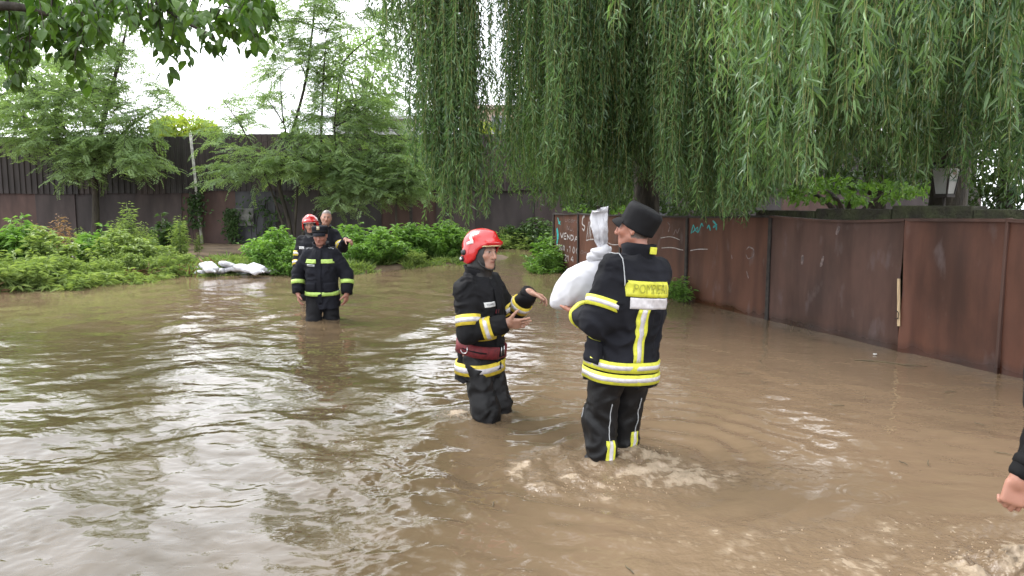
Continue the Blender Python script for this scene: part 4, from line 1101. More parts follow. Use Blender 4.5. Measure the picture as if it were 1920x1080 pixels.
def helmet(q, visor=True, white_front=False):
    """red jet-style shell reaching over the ears, black neck curtain and hood, pale chevrons"""
    R = q.Rh.astype(np.float32); c = q.hc.astype(np.float32); s = q.s
    S = Sdf(); f = lambda x, y, z: q.hc + q.Rh @ (np.array([x, y, z]) * s)
    S.ell(f(0, -.012, .034), R, np.array([.121, .148, .130]) * s, .01)
    S.cone(f(0, .085, .125), f(0, -.10, .115), .022 * s, .020 * s, .05)              # central ridge
    for sg in (-1, 1): S.ell(f(sg * .104, -.035, -.030), R, np.array([.024, .066, .062]) * s, .03)
    S.ell(f(0, .112, .072), R, np.array([.080, .032, .018]) * s, .03)                 # brow
    S.ell(f(0, -.010, .010), R, np.array([.104, .130, .118]) * s, .006, 's')
    def rim(P):
        l = ((P - c) @ R) / s
        g = np.interp(l[..., 1], [-.2, -.10, -.03, .02, .055, .09, .2], [-.070, -.072, -.085, -.050, .022, .048, .060])
        return ((g - l[..., 2]) * s * .8).astype(np.float32)
    S.field(rim)
    V, Q = S.mesh(.0075); o = obj('helmet', mesh_np('helmet', V, [Q]), M_red, q.root)
    O_ = Sdf()                                                                        # outer surface only, for the trims
    O_.ell(f(0, -.012, .034), R, np.array([.121, .148, .130]) * s, .01)
    for sg in (-1, 1): O_.ell(f(sg * .104, -.035, -.030), R, np.array([.024, .066, .062]) * s, .03)
    O_.cone(f(0, .085, .125), f(0, -.10, .115), .022 * s, .020 * s, .05)
    def strip(p0, p1, wd, nd, m, name):
        p0, p1 = f(*p0), f(*p1); u = p1 - p0; L = np.linalg.norm(u); u = u / L; v = norm(np.cross(nd, u))
        patch(O_, (p0 + p1) / 2, u, v, nd, L, wd * s, name, m, o, lift=.003, nu=8, nv=4, reach=.12)
    for sg in (-1, 1):
        nd = norm(q.Rh @ np.array([sg * .85, .10, .45])); X = .10 * sg
        strip((X, -.045, .045), (X, .012, .064), .020, nd, M_hwhite, 'chevron'); strip((X, .004, .060), (X * .9, -.030, .100), .020, nd, M_hwhite, 'chevron')
        a = f(sg * .122, -.060, -.005); b = f(sg * .136, -.060, -.005); MB().tube([a, b], [.022 * s, .020 * s], 14).build('side_knob', M_rubber, o, smooth=True)
        a = f(sg * .118, -.075, -.050); b = f(sg * .134, -.078, -.052); MB().tube([a, b], [.020 * s, .018 * s], 14).build('side_knob', M_rubber, o, smooth=True)
        a = f(sg * .130, -.078, -.052); b = f(sg * .138, -.079, -.052); MB().tube([a, b], [.010 * s, .009 * s], 12).build('bolt', M_steel, o, smooth=True)
    # trim along the brow
    aa = np.linspace(-.95, .95, 24)
    if white_front:
        strip((-.07, .08, .075), (.07, .08, .075), .030, norm(q.Rh @ np.array([0, .9, .35])), M_hwhite, 'front_plate')
    br = np.array([f(.112 * math.sin(t), .148 * math.cos(t) - .012, .052 - .02 * (1 - math.cos(t))) for t in aa])
    MB().tube(br, .0055 * s, 6).build('brow_trim', M_hwhite if white_front else M_gold, o, smooth=True)
    # hood and neck curtain, open round the face
    K = Sdf()
    K.ell(f(0, -.012, -.015), R, np.array([.098, .116, .118]) * s, .03)
    K.ell(f(0, -.010, -.085), R, np.array([.082, .085, .075]) * s, .03)
    K.cone(f(0, -.02, -.12), q.T(0, -.01, 1.45), .080 * s, .100 * s, .04)
    K.ell(f(0, .125, -.022), R, np.array([.070, .105, .105]) * s, .010, 's')
    K.ell(f(0, .005, -.02), R, np.array([.068, .088, .108]) * s, .01, 's')
    K.disp = folds(.004, 77, 1.6)
    V, Q = K.mesh(.0075); obj('hood', mesh_np('hood', V, [Q]), M_rubber, q.root)
    # chin strap
    st = [f(s_ * x, y, z) for s_, x, y, z in ((-1, .085, .02, -.03), (-1, .074, .055, -.085), (-1, .04, .083, -.112), (1, .0, .092, -.118), (1, .04, .083, -.112), (1, .074, .055, -.085), (1, .085, .02, -.03))]
    MB().tube(st, .006 * s, 6).build('chin_strap', M_rubber, o, smooth=True)
    q.helmet = o; return o

# ================================================================== people
D2R = math.radians
# ---- firefighter carrying the sack, seen from behind
WR_L = at(1090, 588, 4.36); WR_R = at(1166, 492, 4.52)
A_ = person('person in black fire jacket and round black cap carrying a white sack, back turned', (0.655, 4.27, float(gz(.655, 4.27))), H=1.785, yaw=D2R(33), lean=(-.055, .085), head_rot=(D2R(58), -.02, .02),
    hands={'L': dict(p=WR_L, d=(-.35, .75, .10), n=(0, .1, 1), side=-1, curl=(.35, .35, .4, .4)), 'R': dict(p=WR_R, d=(-.85, .25, .10), n=(-.1, .55, -.8), side=-1, curl=(.7, .75, .8, .8), thumb=(.8, .3, .5))},
    legs={'L': (-.03, .02, .05), 'R': (.0, .14, .03)}, hem=.755, jm=M_navy, tm=M_wet, h=.0095, hf=.0052, seed=3, girth=1.04, fold=.019, skin=(.47, .215, .145), hair=(.06, .045, .035), hairline=.045, grey=.25,
    elbows=((.9, -.3, -.6), (-.5, -.55, -.75)), sleeve=(.090, .085, .070))
q = A_
collar(q, .085, .30, M_navy, r=.090)
cap(q, M_black, tilt=(.48, .05), r=.1000, hgt=.106, flare=-.004, bill=.045)
# double bands round the hem
torso_band(q, .868, .058, M_yel); torso_band(q, .800, .058, M_yel)
bk = -q.Rt[:, 1]; rt = q.Rt[:, 0]; up = q.Rt[:, 2]
def backpt(x, z): return q.T(x, 0, z) + bk * .12
# yellow name panel, grey strip below it, vertical tape
patch(q.TS, backpt(.0, 1.315), rt, up, bk, .315, .088, 'name_panel', M_yel, q.jacket, lift=.007, nu=14, reach=.20)
text_on('POMPIERI', .072, lambda a, b: backpt(a * .82, 1.315 + b), q.TS, bk, 'lettering', M_ink, q.jacket, lift=.0095, reach=.20)
patch(q.TS, backpt(.012, 1.235), rt, up, bk, .285, .062, 'silver_strip', M_sil, q.jacket, lift=.006, nu=14, reach=.20)
patch(q.TS, backpt(-.035, 1.05), rt, up, bk, .072, .305, 'reflective_band', M_yel, q.jacket, lift=.006, nu=6, nv=14, reach=.20)
patch(q.TS, backpt(-.035, 1.05), rt, up, bk, .030, .303, 'silver_stripe', M_sil, q.jacket, lift=.0085, nu=4, nv=14, reach=.20)
# sleeves
sleeve_band(q, 'L', 'u', .66, .058, M_yel, tilt=(0, 0, 0)); sleeve_band(q, 'L', 'l', .84, .046, M_yel, silver=False)
sleeve_band(q, 'R', 'u', .66, .058, M_yel); sleeve_band(q, 'R', 'l', .84, .046, M_yel, silver=False)
# piping over shoulder and armhole, tab on the collar
seam(q.TS, [q.T(-.10, -.05, 1.47), q.T(-.17, -.05, 1.44), q.T(-.20, -.10, 1.37)], norm(-rt * .6 + bk * .5 + up * .7), .0032, 'piping', M_pipe, q.jacket, lift=.006, reach=.2)
sL = q.sh['L']; sd = norm(-rt * .75 + bk * .65)
seam(q.J, [sL + up * .075 + rt * .01 - bk * .05, sL + up * .070 + bk * .03, sL + up * .01 + bk * .06 + rt * .015, sL - up * .07 + bk * .07 + rt * .02], [norm(up - rt * .3), norm(up + bk * .6), norm(bk - rt * .5 + up * .3), norm(bk - rt * .5)], .0032, 'piping', M_pipe, q.jacket, lift=.003, reach=.12)
cb = q.T(.0, -.018, 1.478) + bk * .105 + up * .052
MB().box(cb + rt * .012, (.023, .006, .020), np.stack([rt, bk, up], 1), .003).build('collar_tab', M_yel, q.jacket)
# front closure strip seen past the hip, pocket flap
patch(q.TS, q.T(-.17, .06, .985) - rt * .1, q.Rt[:, 1], up, -rt, .16, .02, 'pocket_edge', M_yel, q.jacket, lift=.008, reach=.15)
patch(q.TS, q.T(-.17, .05, .93) - rt * .1, q.Rt[:, 1], up, -rt, .18, .13, 'pocket', M_navy, q.jacket, lift=.016, reach=.15)
# trousers: piping and shin tape
for k in 'LR':
    hp, kne, an = q.lg[k]; o_ = -rt if k == 'L' else rt
    seam(q.P, [hp + (kne - hp) * .70 + bk * .05, kne + bk * .06, kne + (an - kne) * .30 + bk * .06], norm(bk + o_ * .25), .0032, 'piping', M_pipe, q.trousers, lift=.003)
    seam(q.P, [hp + (kne - hp) * .85 + o_ * .06 - bk * .04, kne + o_ * .06 - bk * .03], norm(o_ - bk * .35), .003, 'piping', M_pipe, q.trousers, lift=.003)
    c_ = kne + (an - kne) * .40
    patch(q.P, c_ + bk * .08 + o_ * .0, norm(rt), up, norm(bk + .1 * o_), .056, .14, 'shin_tape', M_yel, q.trousers, lift=.006, reach=.12)
    patch(q.P, c_ + bk * .08 + o_ * .0, norm(rt), up, norm(bk + .1 * o_), .022, .14, 'silver_stripe', M_sil, q.trousers, lift=.0085, reach=.12, nu=4)

# ---- firefighter in the red helmet reaching for the sack
B_ = person('person in red helmet and black fire jacket with yellow bands holding both arms out', (-.225, 5.17, float(gz(-.225, 5.17))), H=1.755, yaw=D2R(-120), lean=(.03, .04), head_rot=(D2R(-129), .02, -.05),
    hands={'R': dict(p=at(949, 606, 4.92), d=(.93, .10, -.05), n=(.05, .85, .45), side=1, curl=(.10, .14, .18, .22), thumb=(.45, .85, .05), spread=.10, tcurl=.15), 'L': dict(p=at(993, 549, 5.24), d=(.90, .15, -.30), n=(-.25, -.25, -.9), side=-1, curl=(.5, .55, .6, .65), thumb=(.65, .6, .3))},
    legs={'R': (.0, .12, .04), 'L': (.02, .02, .06)}, hem=.745, jm=M_black, tm=M_wet, h=.0095, hf=.0050, seed=5, girth=.88, fold=.017, skin=(.52, .30, .215), stubble=.30,
    elbows=((.5, -.5, -1.0), (-.4, -.2, -1.0)), sleeve=(.080, .072, .062))
q = B_
collar(q, .070, .35, M_black, r=.092)
helmet(q)
torso_band(q, .835, .082, M_yel2)
for k in 'RL':
    sleeve_band(q, k, 'u', .70, .074, M_yel2); sleeve_band(q, k, 'l', .50, .066, M_yel2)
torso_band(q, 1.085, .07, M_yel2, shape=None)
fw = q.Rt[:, 1]; rt = q.Rt[:, 0]; up = q.Rt[:, 2]
# wide webbing belt, slung low to one side
c = q.T(0, .005, .965); z = norm(up + fw * .16 + rt * -.10); x_ = norm(rt - z * (rt @ z)); Rb = np.stack([x_, np.cross(z, x_), z], 1)
belt = ring(q.TS, c, Rb, .082, 'belt', M_belt, q.root, n=64, reach=.36, lift=.012)
ring(q.TS, c + z * .0, Rb, .010, 'belt_stitching', M_black, belt, n=64, reach=.36, lift=.0135)
def hit(x, y, z_, nd): return march(q.TS, np.array([q.T(x, y, z_) + nd * .3]), -nd[None], .02)[0]
nd = norm(rt * .95 + fw * .15); p = hit(.1, -.02, .985, nd)
R_ = np.stack([norm(np.cross(up, nd)), up, nd], 1)
MB().tube([p + R_ @ np.array([.024 * math.cos(t), .022 * math.sin(t) - .004, .004]) for t in np.linspace(-PI * 1.02, PI * .02, 14)] + [p + R_ @ np.array([.024, .018, .004])], .0035, 6).build('ring', M_steel, belt, smooth=True)
nd = norm(fw); p = hit(-.02, .1, .955, nd); R_ = np.stack([norm(np.cross(up, nd)), up, nd], 1)
for sx in (-1, 1):
    MB().tube([p + R_ @ np.array([sx * .018, -.030, .006]), p + R_ @ np.array([sx * .018, .030, .006])], .0045, 6).build('buckle_prong', M_steel, belt, smooth=True)
MB().box(p, (.030, .042, .005), R_, .003).build('buckle', M_black, belt)
# name patch, red tags, radio strap, front flap
patch(q.TS, q.T(.095, .1, 1.30), rt, up, fw, .085, .034, 'name_tag', M_hwhite, q.jacket, reach=.2, lift=.007)
text_on('POMPIER', .020, lambda a, b: q.T(.095 - a * .8, .1, 1.30 + b), q.TS, fw, 'lettering', M_inkd, q.jacket, reach=.2, lift=.0095)
patch(q.TS, q.T(0, .1, 1.14), rt, up, fw, .055, .62, 'storm_flap', M_black, q.jacket, reach=.2, lift=.012, nv=20)
patch(q.TS, q.T(.03, .1, 1.245), rt, up, fw, .014, .028, 'red_tag', M_belt, q.jacket, reach=.2, lift=.016)
patch(q.TS, q.T(.03, .1, 1.185), rt, up, fw, .020, .034, 'red_tag', M_belt, q.jacket, reach=.2, lift=.018)
seam(q.TS, [q.T(.04, .1, 1.40), q.T(.035, .1, 1.25), q.T(.03, .1, 1.15)], fw, .006, 'radio_cord', M_black, q.jacket, lift=.014, reach=.25)
# glove tucked under the far cuff
a, b = q.wr['L'], q.el['L']; d = norm(a - b)
MB().tube([a - d * .03, a + d * .01], [.062, .060], 16).build('cuff', M_black, q.jacket, smooth=True)
MB().tube([q.wr['R'] - norm(q.wr['R'] - q.el['R']) * .03, q.wr['R'] + norm(q.wr['R'] - q.el['R']) * .006], [.060, .058], 16).build('cuff', M_black, q.jacket, smooth=True)

# ---- man in the peaked cap wading towards the camera
C_ = person('person in dark cap and dark blue jacket with pale lime bands wading arms at sides', (-2.43, 9.5, float(gz(-2.43, 9.5))), H=1.755, yaw=D2R(182), lean=(.07, .0), head_rot=(D2R(183), .20, .02),
    hands={'R': dict(p=at(559, 551, 9.42), d=(.12, -.12, -1), n=(.9, .35, 0), side=1, curl=(.4, .45, .5, .5)), 'L': dict(p=at(650, 551, 9.42), d=(-.10, -.12, -1), n=(-.9, .35, 0), side=-1, curl=(.4, .45, .5, .5))},
    legs={'R': (-.02, .10, .08), 'L': (-.01, -.05, .04)}, hem=.70, jm=M_navy, tm=M_black, h=.014, hf=.0062, seed=7, girth=1.02, fold=.014, skin=(.47, .225, .165),
    elbows=((.8, -.6, 0), (-.8, -.6, 0)), sleeve=(.086, .080, .070))
q = C_
collar(q, .075, .45, M_navy, r=.098)
cap(q, M_navy, tilt=(.20, 0), badge=True, r=.102, hgt=.076, flare=.004, bill=.034, z0=.046)
fw = q.Rt[:, 1]; rt = q.Rt[:, 0]; up = q.Rt[:, 2]
torso_band(q, .905, .050, M_lime, silver=False)
patch(q.TS, q.T(.115, .1, 1.325), rt, up, fw, .155, .050, 'reflective_band', M_lime, q.jacket, reach=.22, nu=10)
patch(q.TS, q.T(-.105, .1, 1.325), rt, up, fw, .205, .050, 'reflective_band', M_lime, q.jacket, reach=.22, nu=10)
patch(q.TS, q.T(.105, .1, 1.275), rt, up, fw, .100, .026, 'name_tag', M_pipe, q.jacket, reach=.22)
text_on('POMPIERI', .019, lambda a, b: q.T(.105 - a * .75, .1, 1.275 + b), q.TS, fw, 'lettering', M_inkd, q.jacket, reach=.22, lift=.0095)
patch(q.TS, q.T(0, .1, 1.12), rt, up, fw, .050, .68, 'storm_flap', M_navy, q.jacket, reach=.22, lift=.012, nv=20)
for sx in (-1, 1):
    patch(q.TS, q.T(sx * .12, .1, .99), rt, up, fw, .13, .12, 'pocket', M_navy, q.jacket, reach=.22, lift=.012)
    seam(q.J, [q.T(sx * .10, .02, 1.47), q.T(sx * .17, .02, 1.455), q.sh['R' if sx > 0 else 'L'] + fw * .04 + up * .04], norm(up + fw * .6), .0035, 'piping', M_pipe, q.jacket, lift=.003, reach=.12)
for k in 'RL': sleeve_band(q, k, 'l', .42, .050, M_lime, silver=False)

# ---- second helmeted firefighter, behind him
E_ = person('person in red and white helmet standing behind the capped wader', (-3.06, 11.4, float(gz(-3.06, 11.4))), H=1.745, yaw=D2R(170), lean=(.03, .0), head_rot=(D2R(188), .10, .05),
    hands={'R': dict(p=at(557, 518, 11.25), d=(.1, -.2, -1), n=(.9, .3, 0), side=1), 'L': dict(p=at(628, 518, 11.3), d=(-.1, -.2, -1), n=(-.9, .3, 0), side=-1)},
    hem=.74, jm=M_navy, tm=M_black, h=.020, hf=.0080, seed=9, girth=1.0, fold=.014, elbows=((.9, -.5, 0), (-.9, -.5, 0)), skin=(.50, .26, .18))
q = E_
collar(q, .070, .35, M_navy, r=.094); helmet(q, white_front=True)
fw = q.Rt[:, 1]; rt = q.Rt[:, 0]; up = q.Rt[:, 2]
patch(q.TS, q.T(.105, .1, 1.30), rt, up, fw, .105, .036, 'name_tag', M_hwhite, q.jacket, reach=.22)
text_on('POMPIER', .024, lambda a, b: q.T(.105 - a * .8, .1, 1.30 + b), q.TS, fw, 'lettering', M_inkd, q.jacket, reach=.22, lift=.0095)
for k in 'RL':
    sleeve_band(q, k, 'u', .72, .075, M_yel2); sleeve_band(q, k, 'l', .22, .070, M_yel2)
torso_band(q, .86, .07, M_yel2)

# ---- bareheaded one at the back, turning with an arm out
G_ = person('bareheaded smiling person in dark jacket leaning aside with one hand held out', (-3.16, 12.25, float(gz(-3.16, 12.25))), H=1.80, yaw=D2R(205), lean=(.05, -.17), head_rot=(D2R(196), .05, -.10),
    hands={'L': dict(p=at(648, 449, 12.0), d=(.9, -.3, -.25), n=(0, .3, -1), side=-1, curl=(.6, .6, .6, .6)), 'R': dict(p=at(585, 500, 12.2), d=(0, -.2, -1), n=(.9, .3, 0), side=1)},
    hem=.74, jm=M_navy, tm=M_black, h=.020, hf=.0080, seed=11, girth=.95, fold=.014, elbows=((.9, -.5, -.2), (-.2, -.3, -1.0)), skin=(.52, .29, .205), hair=(.10, .085, .075), hairline=.065, grey=.55)
q = G_
collar(q, .060, .55, M_navy, r=.094)
fw = q.Rt[:, 1]; rt = q.Rt[:, 0]; up = q.Rt[:, 2]
patch(q.TS, q.T(.10, .1, 1.33), rt, up, fw, .085, .036, 'name_tag', M_hwhite, q.jacket, reach=.22)
torso_band(q, 1.10, .065, M_yel2); sleeve_band(q, 'L', 'u', .75, .07, M_yel2); sleeve_band(q, 'R', 'u', .75, .07, M_yel2); torso_band(q, .80, .065, M_yel2)
patch(q.TS, q.T(-.12, .1, 1.01), rt, up, fw, .09, .07, 'shirt_tail', M_hwhite, q.jacket, reach=.22)

# ---- person walking into the picture at the right edge
K_ = person('person in plain black long sleeves wading with a loosely closed hand swinging', (2.11, 2.72, float(gz(2.11, 2.72))), H=1.76, yaw=D2R(-84), lean=(.04, .0), head_rot=(D2R(-80), .1, 0),
    hands={'R': dict(p=at(1891, 922, 2.52), d=(-.20, .04, -1), n=(.35, .9, .1), side=1, curl=(.75, .8, .85, .9), thumb=(.85, .35, .45), sc=.98, spread=.02), 'L': dict(p=(2.30, 2.95, .44), d=(.3, 0, -.9), n=(0, -1, 0), side=-1)},
    legs={'L': (0, .16, .05), 'R': (0, -.04, .03)}, hem=.80, jm=M_black, tm=M_black, h=.015, hf=.0055, seed=13, girth=.92, fold=.007, elbows=((.15, -1, .2), (-.3, -.8, 0)), sleeve=(.075, .062, .046), skin=(.52, .27, .195))
q = K_
d = norm(q.wr['L'] - q.el['L'])
for k in 'LR':
    d = norm(q.wr[k] - q.el[k]); MB().tube([q.wr[k] - d * .085, q.wr[k] - d * .07, q.wr[k] - d * .05, q.wr[k] - d * .045], [.050, .056, .053, .046], 18).build('cuff', M_black, q.jacket, smooth=True)
collar(q, .03, .3, M_black, r=.09)

# ================================================================== the sack being handed over
def build_sack():
    root = thing('sandbag', 'full white woven sack with a twisted knotted neck held up to be handed over', 'sandbag', at(1095, 580, 4.50).tolist())
    S = Sdf(); Y0 = 4.50
    pts = [(1052, 562, .060), (1066, 548, .082), (1085, 533, .102), (1103, 520, .095), (1116, 507, .068)]
    R = np.eye(3)
    S.chain([at(u, v, Y0 + .02) for u, v, r in pts], [r for _, _, r in pts], .03)
    S.chain([at(1074, 556, Y0), at(1104, 548, Y0), at(1118, 530, Y0 - .0)], [.055, .072, .058], .04)
    S.cone(at(1040, 569, Y0), at(1062, 560, Y0), .018, .050, .03)
    S.cone(at(1118, 510, Y0), at(1124, 488, Y0), .055, .026, .03)
    S.disp = folds(.009, 91, 1.0, (7, 7, 16))
    V, Q = S.mesh(.0085); obj('filled_body', mesh_np('filled_body', V, [Q]), M_sack, root)
    N = Sdf(); Yn = 4.49                                                   # knot and gathered top
    N.chain([at(u, v, Yn) for u, v in ((1106, 483), (1116, 477), (1132, 473), (1141, 467))], [.022, .034, .034, .022], .02)
    N.cone(at(1112, 489, Yn), at(1130, 486, Yn), .022, .026, .02); N.cone(at(1135, 465, Yn), at(1122, 470, Yn), .024, .024, .02)
    N.disp = folds(.016, 95, 2.0)
    V, Q = N.mesh(.007); obj('knot', mesh_np('knot', V, [Q]), M_sack, root)
    # gathered top: a pleated open sleeve of cloth above the knot, pressed flat and creased
    prof = [(1130, 470, .020, .018), (1128, 460, .024, .019), (1126, 446, .036, .018), (1124, 430, .046, .015), (1123, 412, .050, .012), (1124, 400, .048, .010), (1124, 393, .045, .008)]
    t = np.linspace(0, 6, 40); c_ = np.array([at(u, v, Yn) for u, v, _, _ in prof]); n = 60; a = np.linspace(0, 2 * PI, n, endpoint=False)
    Cc = np.stack([np.interp(t, range(7), c_[:, j]) for j in range(3)], 1); rx = np.interp(t, range(7), [p[2] for p in prof]); ry = np.interp(t, range(7), [p[3] for p in prof])
    pl = .006 * np.sin(9 * a)[None] * sstep(5.5, 0, t)[:, None] + .0045 * np.sin(5 * a + 1.0)[None]
    P = Cc[:, None] + np.stack([(rx[:, None] + pl) * np.cos(a)[None], (ry[:, None] + pl) * np.sin(a)[None] + .012 * np.sin(t * 1.7)[:, None], np.zeros((40, n))], -1)
    nz = np.stack([vnoise(P * [70, 70, 22], 5), vnoise(P * [60, 60, 26] + 4, 6) * 1.2, .5 * vnoise(P * 30, 7)], -1); P = P + .0075 * nz
    P[-1, :, 2] += .020 * np.cos(a - .4) + .006 * vnoise(P[-1] * 90, 3); P[-2, :, 2] += .012 * np.cos(a - .4)
    inner = P[::-1].copy(); cen = np.repeat(Cc[::-1][:, None], n, 1); inner = cen + (inner - cen) * .93
    MB().grid(np.concatenate([P, inner])[:, ::-1], loop=True).build('gathered_top', M_sack, root, smooth=True)
build_sack()

# ================================================================== vegetation
M_lf_willow = leaf_mat('willow_leaf', (0.034, 0.080, 0.029), (0.155, 0.262, 0.095), .38, .33, spec=.5)
M_lf_locust = leaf_mat('locust_leaf', (0.120, 0.190, 0.085), (0.265, 0.375, 0.165), .48, .55)
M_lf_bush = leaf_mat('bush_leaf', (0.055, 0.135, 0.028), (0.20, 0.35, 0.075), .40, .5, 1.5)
M_lf_weed = leaf_mat('weed_leaf', (0.085, 0.150, 0.040), (0.30, 0.38, 0.13), .40, .55, 1.5)
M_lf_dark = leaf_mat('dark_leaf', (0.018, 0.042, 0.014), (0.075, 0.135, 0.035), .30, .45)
M_lf_fore = leaf_mat('overhang_leaf', (0.030, 0.075, 0.014), (0.110, 0.20, 0.035), .42, .42, 2.0)
M_lf_yellow = leaf_mat('yellow_leaf', (0.16, 0.24, 0.03), (0.38, 0.44, 0.06), .40, .5)
M_lf_dry = leaf_mat('dry_leaf', (0.16, 0.085, 0.045), (0.30, 0.19, 0.11), .25, .7)

class Leaves:
    def __init__(s): s.V = []; s.F3 = []; s.F4 = []; s.t = []; s.n = 0
    def add(s, P, D, N, L, W, tint, fold=.22, droop=.12, fine=False):
        P = np.asarray(P, np.float32); n = len(P)
        if n == 0: return s
        D = norm(D).astype(np.float32); N = norm(N - D * (N * D).sum(-1, keepdims=True)).astype(np.float32); S = np.cross(D, N)
        L = np.broadcast_to(np.asarray(L, np.float32), (n,))[:, None]; W = np.broadcast_to(np.asarray(W, np.float32), (n,))[:, None]
        if not fine:
            mid = P + D * L * .42; tip = P + D * L - N * droop * L
            V = np.stack([P, mid + S * W * .5 + N * fold * W, tip, mid - S * W * .5 + N * fold * W], 1)
            b = s.n + np.arange(n)[:, None] * 4
            s.F3.append(np.concatenate([b + [0, 1, 2], b + [0, 2, 3]])); k = 4
        else:
            a = P + D * L * .30 + N * .02 * L; c = P + D * L * .66 - N * droop * .4 * L; tip = P + D * L - N * droop * 1.3 * L
            V = np.stack([P, a + S * W * .47 + N * fold * W, a, a - S * W * .47 + N * fold * W, c + S * W * .38 + N * fold * W, c, c - S * W * .38 + N * fold * W, tip], 1)
            b = s.n + np.arange(n)[:, None] * 8
            s.F3.append(np.concatenate([b + [0, 1, 2], b + [0, 2, 3], b + [4, 7, 5], b + [5, 7, 6]])); s.F4.append(np.concatenate([b + [1, 4, 5, 2], b + [2, 5, 6, 3]])); k = 8
        s.V.append(V.reshape(-1, 3)); s.t.append(np.repeat(np.asarray(tint, np.float32), k)); s.n += n * k; return s
    def build(s, name, m, parent=None, world=True):
        fs = [np.concatenate(s.F3)] + ([np.concatenate(s.F4)] if s.F4 else [])
        me = mesh_np(name, np.concatenate(s.V), fs, False); attr(me, 'tint', np.concatenate(s.t))
        return obj(name, me, m, parent, world)
def rand_dir(n, r): return norm(r.normal(size=(n, 3)))
def tubes_np(paths, rad, nside=3):
    """many thin twigs: paths (n,m,3), rad (n,m)"""
    paths = np.asarray(paths, np.float32); n, m = paths.shape[:2]
    T = norm(np.gradient(paths, axis=1)); ref = norm(np.array([.31, .62, .2])); U = norm(np.cross(T, ref)); W = np.cross(T, U)
    a = np.arange(nside) * 2 * PI / nside
    V = paths[:, :, None] + np.asarray(rad)[:, :, None, None] * (np.cos(a)[:, None] * U[:, :, None] + np.sin(a)[:, None] * W[:, :, None])
    b = (np.arange(n) * m * nside)[:, None, None]; i = np.arange(m - 1)[None, :, None] * nside; j = np.arange(nside)[None, None]; k = (j + 1) % nside
    Q = np.stack([b + i + j, b + i + k, b + i + nside + k, b + i + nside + j], -1).reshape(-1, 4)
    return V.reshape(-1, 3), Q
def bez(a, b, c, n=10):
    t = np.linspace(0, 1, n)[:, None]; return (1 - t) ** 2 * np.asarray(a) + 2 * t * (1 - t) * np.asarray(b) + t * t * np.asarray(c)

# ---------------------------------------------------------------- weeping willows
def willow_strands(T, L, r, spacing, leafL, leafW, fine=False, LV=None, amp=.10):
    """T tops (n,3), L lengths. Adds leaves to LV, returns stem paths"""
    n = len(T); ph = r.uniform(0, 6.28, (n, 4)); A = amp * r.uniform(.4, 1.3, (n, 2)); kf = r.uniform(.6, 1.6, (n, 2)); az0 = r.uniform(0, 6.28, n); bow = r.uniform(.02, .20, n)
    dr = r.normal(0, .022, (n, 2))
    def pos(i, s):
        f = s / L[i]
        out = bow[i] * (1 - np.exp(-s / .5))
        x = T[i, 0] + out * np.cos(az0[i]) + A[i, 0] * np.sin(kf[i, 0] * s + ph[i, 0]) * np.minimum(s, 1.5) / 1.5 + dr[i, 0] * s + .02 * np.sin(5 * s + ph[i, 2])
        y = T[i, 1] + out * np.sin(az0[i]) + A[i, 1] * np.sin(kf[i, 1] * s + ph[i, 1]) * np.minimum(s, 1.5) / 1.5 + dr[i, 1] * s + .02 * np.sin(5.7 * s + ph[i, 3])
        z = T[i, 2] - s + .12 * np.exp(-s / .3)
        return np.stack([x, y, z], -1)
    cnt = np.maximum((L / spacing).astype(int), 3); I = np.repeat(np.arange(n), cnt)
    s = (np.arange(len(I)) - np.repeat(np.cumsum(cnt) - cnt, cnt) + r.uniform(0, 1, len(I))) * spacing
    s = np.minimum(s, L[I] * .999)
    P = pos(I, s)
    az = r.uniform(0, 6.28, len(I)); h = np.stack([np.cos(az), np.sin(az), np.zeros(len(I))], -1)
    k = r.uniform(.35, 1.35, len(I))[:, None]
    D = norm(h * k + np.array([0, 0, -1.0]) * (1.25 - .5 * k) + r.normal(0, .16, (len(I), 3)))
    N = norm(np.cross(D, np.cross(h, D)) + r.normal(0, .35, (len(I), 3)))
    sc = r.uniform(.6, 1.15, len(I)) * np.clip((L[I] - s) / .25 + .45, .45, 1)
    st = np.repeat(r.normal(0, .10, n) + r.normal(0, .16), cnt)
    LV.add(P, D, N, leafL * sc, leafW * sc, np.clip(.45 + st + r.normal(0, .18, len(I)), 0, 1), .18, .16, fine)
    m = 9; S_ = np.linspace(0, 1, m)[None] * L[:, None]; ii = np.repeat(np.arange(n)[:, None], m, 1)
    return pos(ii, S_)
VT = np.array([[690, 20], [720, 110], [750, 200], [790, 300], [830, 400], [880, 420], [905, 330], [930, 330], [950, 400], [1000, 375], [1040, 405], [1080, 385], [1130, 365], [1165, 372], [1200, 325], [1235, 330], [1262, 385], [1300, 405], [1345, 455], [1385, 440], [1410, 390], [1460, 370], [1510, 375], [1560, 330], [1610, 335], [1660, 362], [1715, 365], [1745, 300], [1800, 300], [1840, 355], [1890, 400], [1960, 420]])
def tress(spec, r, spacing, lL, lW, LV, paths, fine=False):
    for (u, v, Y, n, spr, zt) in spec:
        c = at(u, v, Y); tops = np.stack([c[0] + r.normal(0, spr * 1.15, n), Y + r.normal(0, spr * 1.4, n), np.full(n, zt) + r.uniform(-.5, .5, n)], -1)
        L = (tops[:, 2] - c[2]) * (1 - np.abs(r.normal(0, .10, n))) ; L = np.maximum(L, .6)
        paths.append(willow_strands(tops, L, r, spacing, lL, lW, fine, LV))
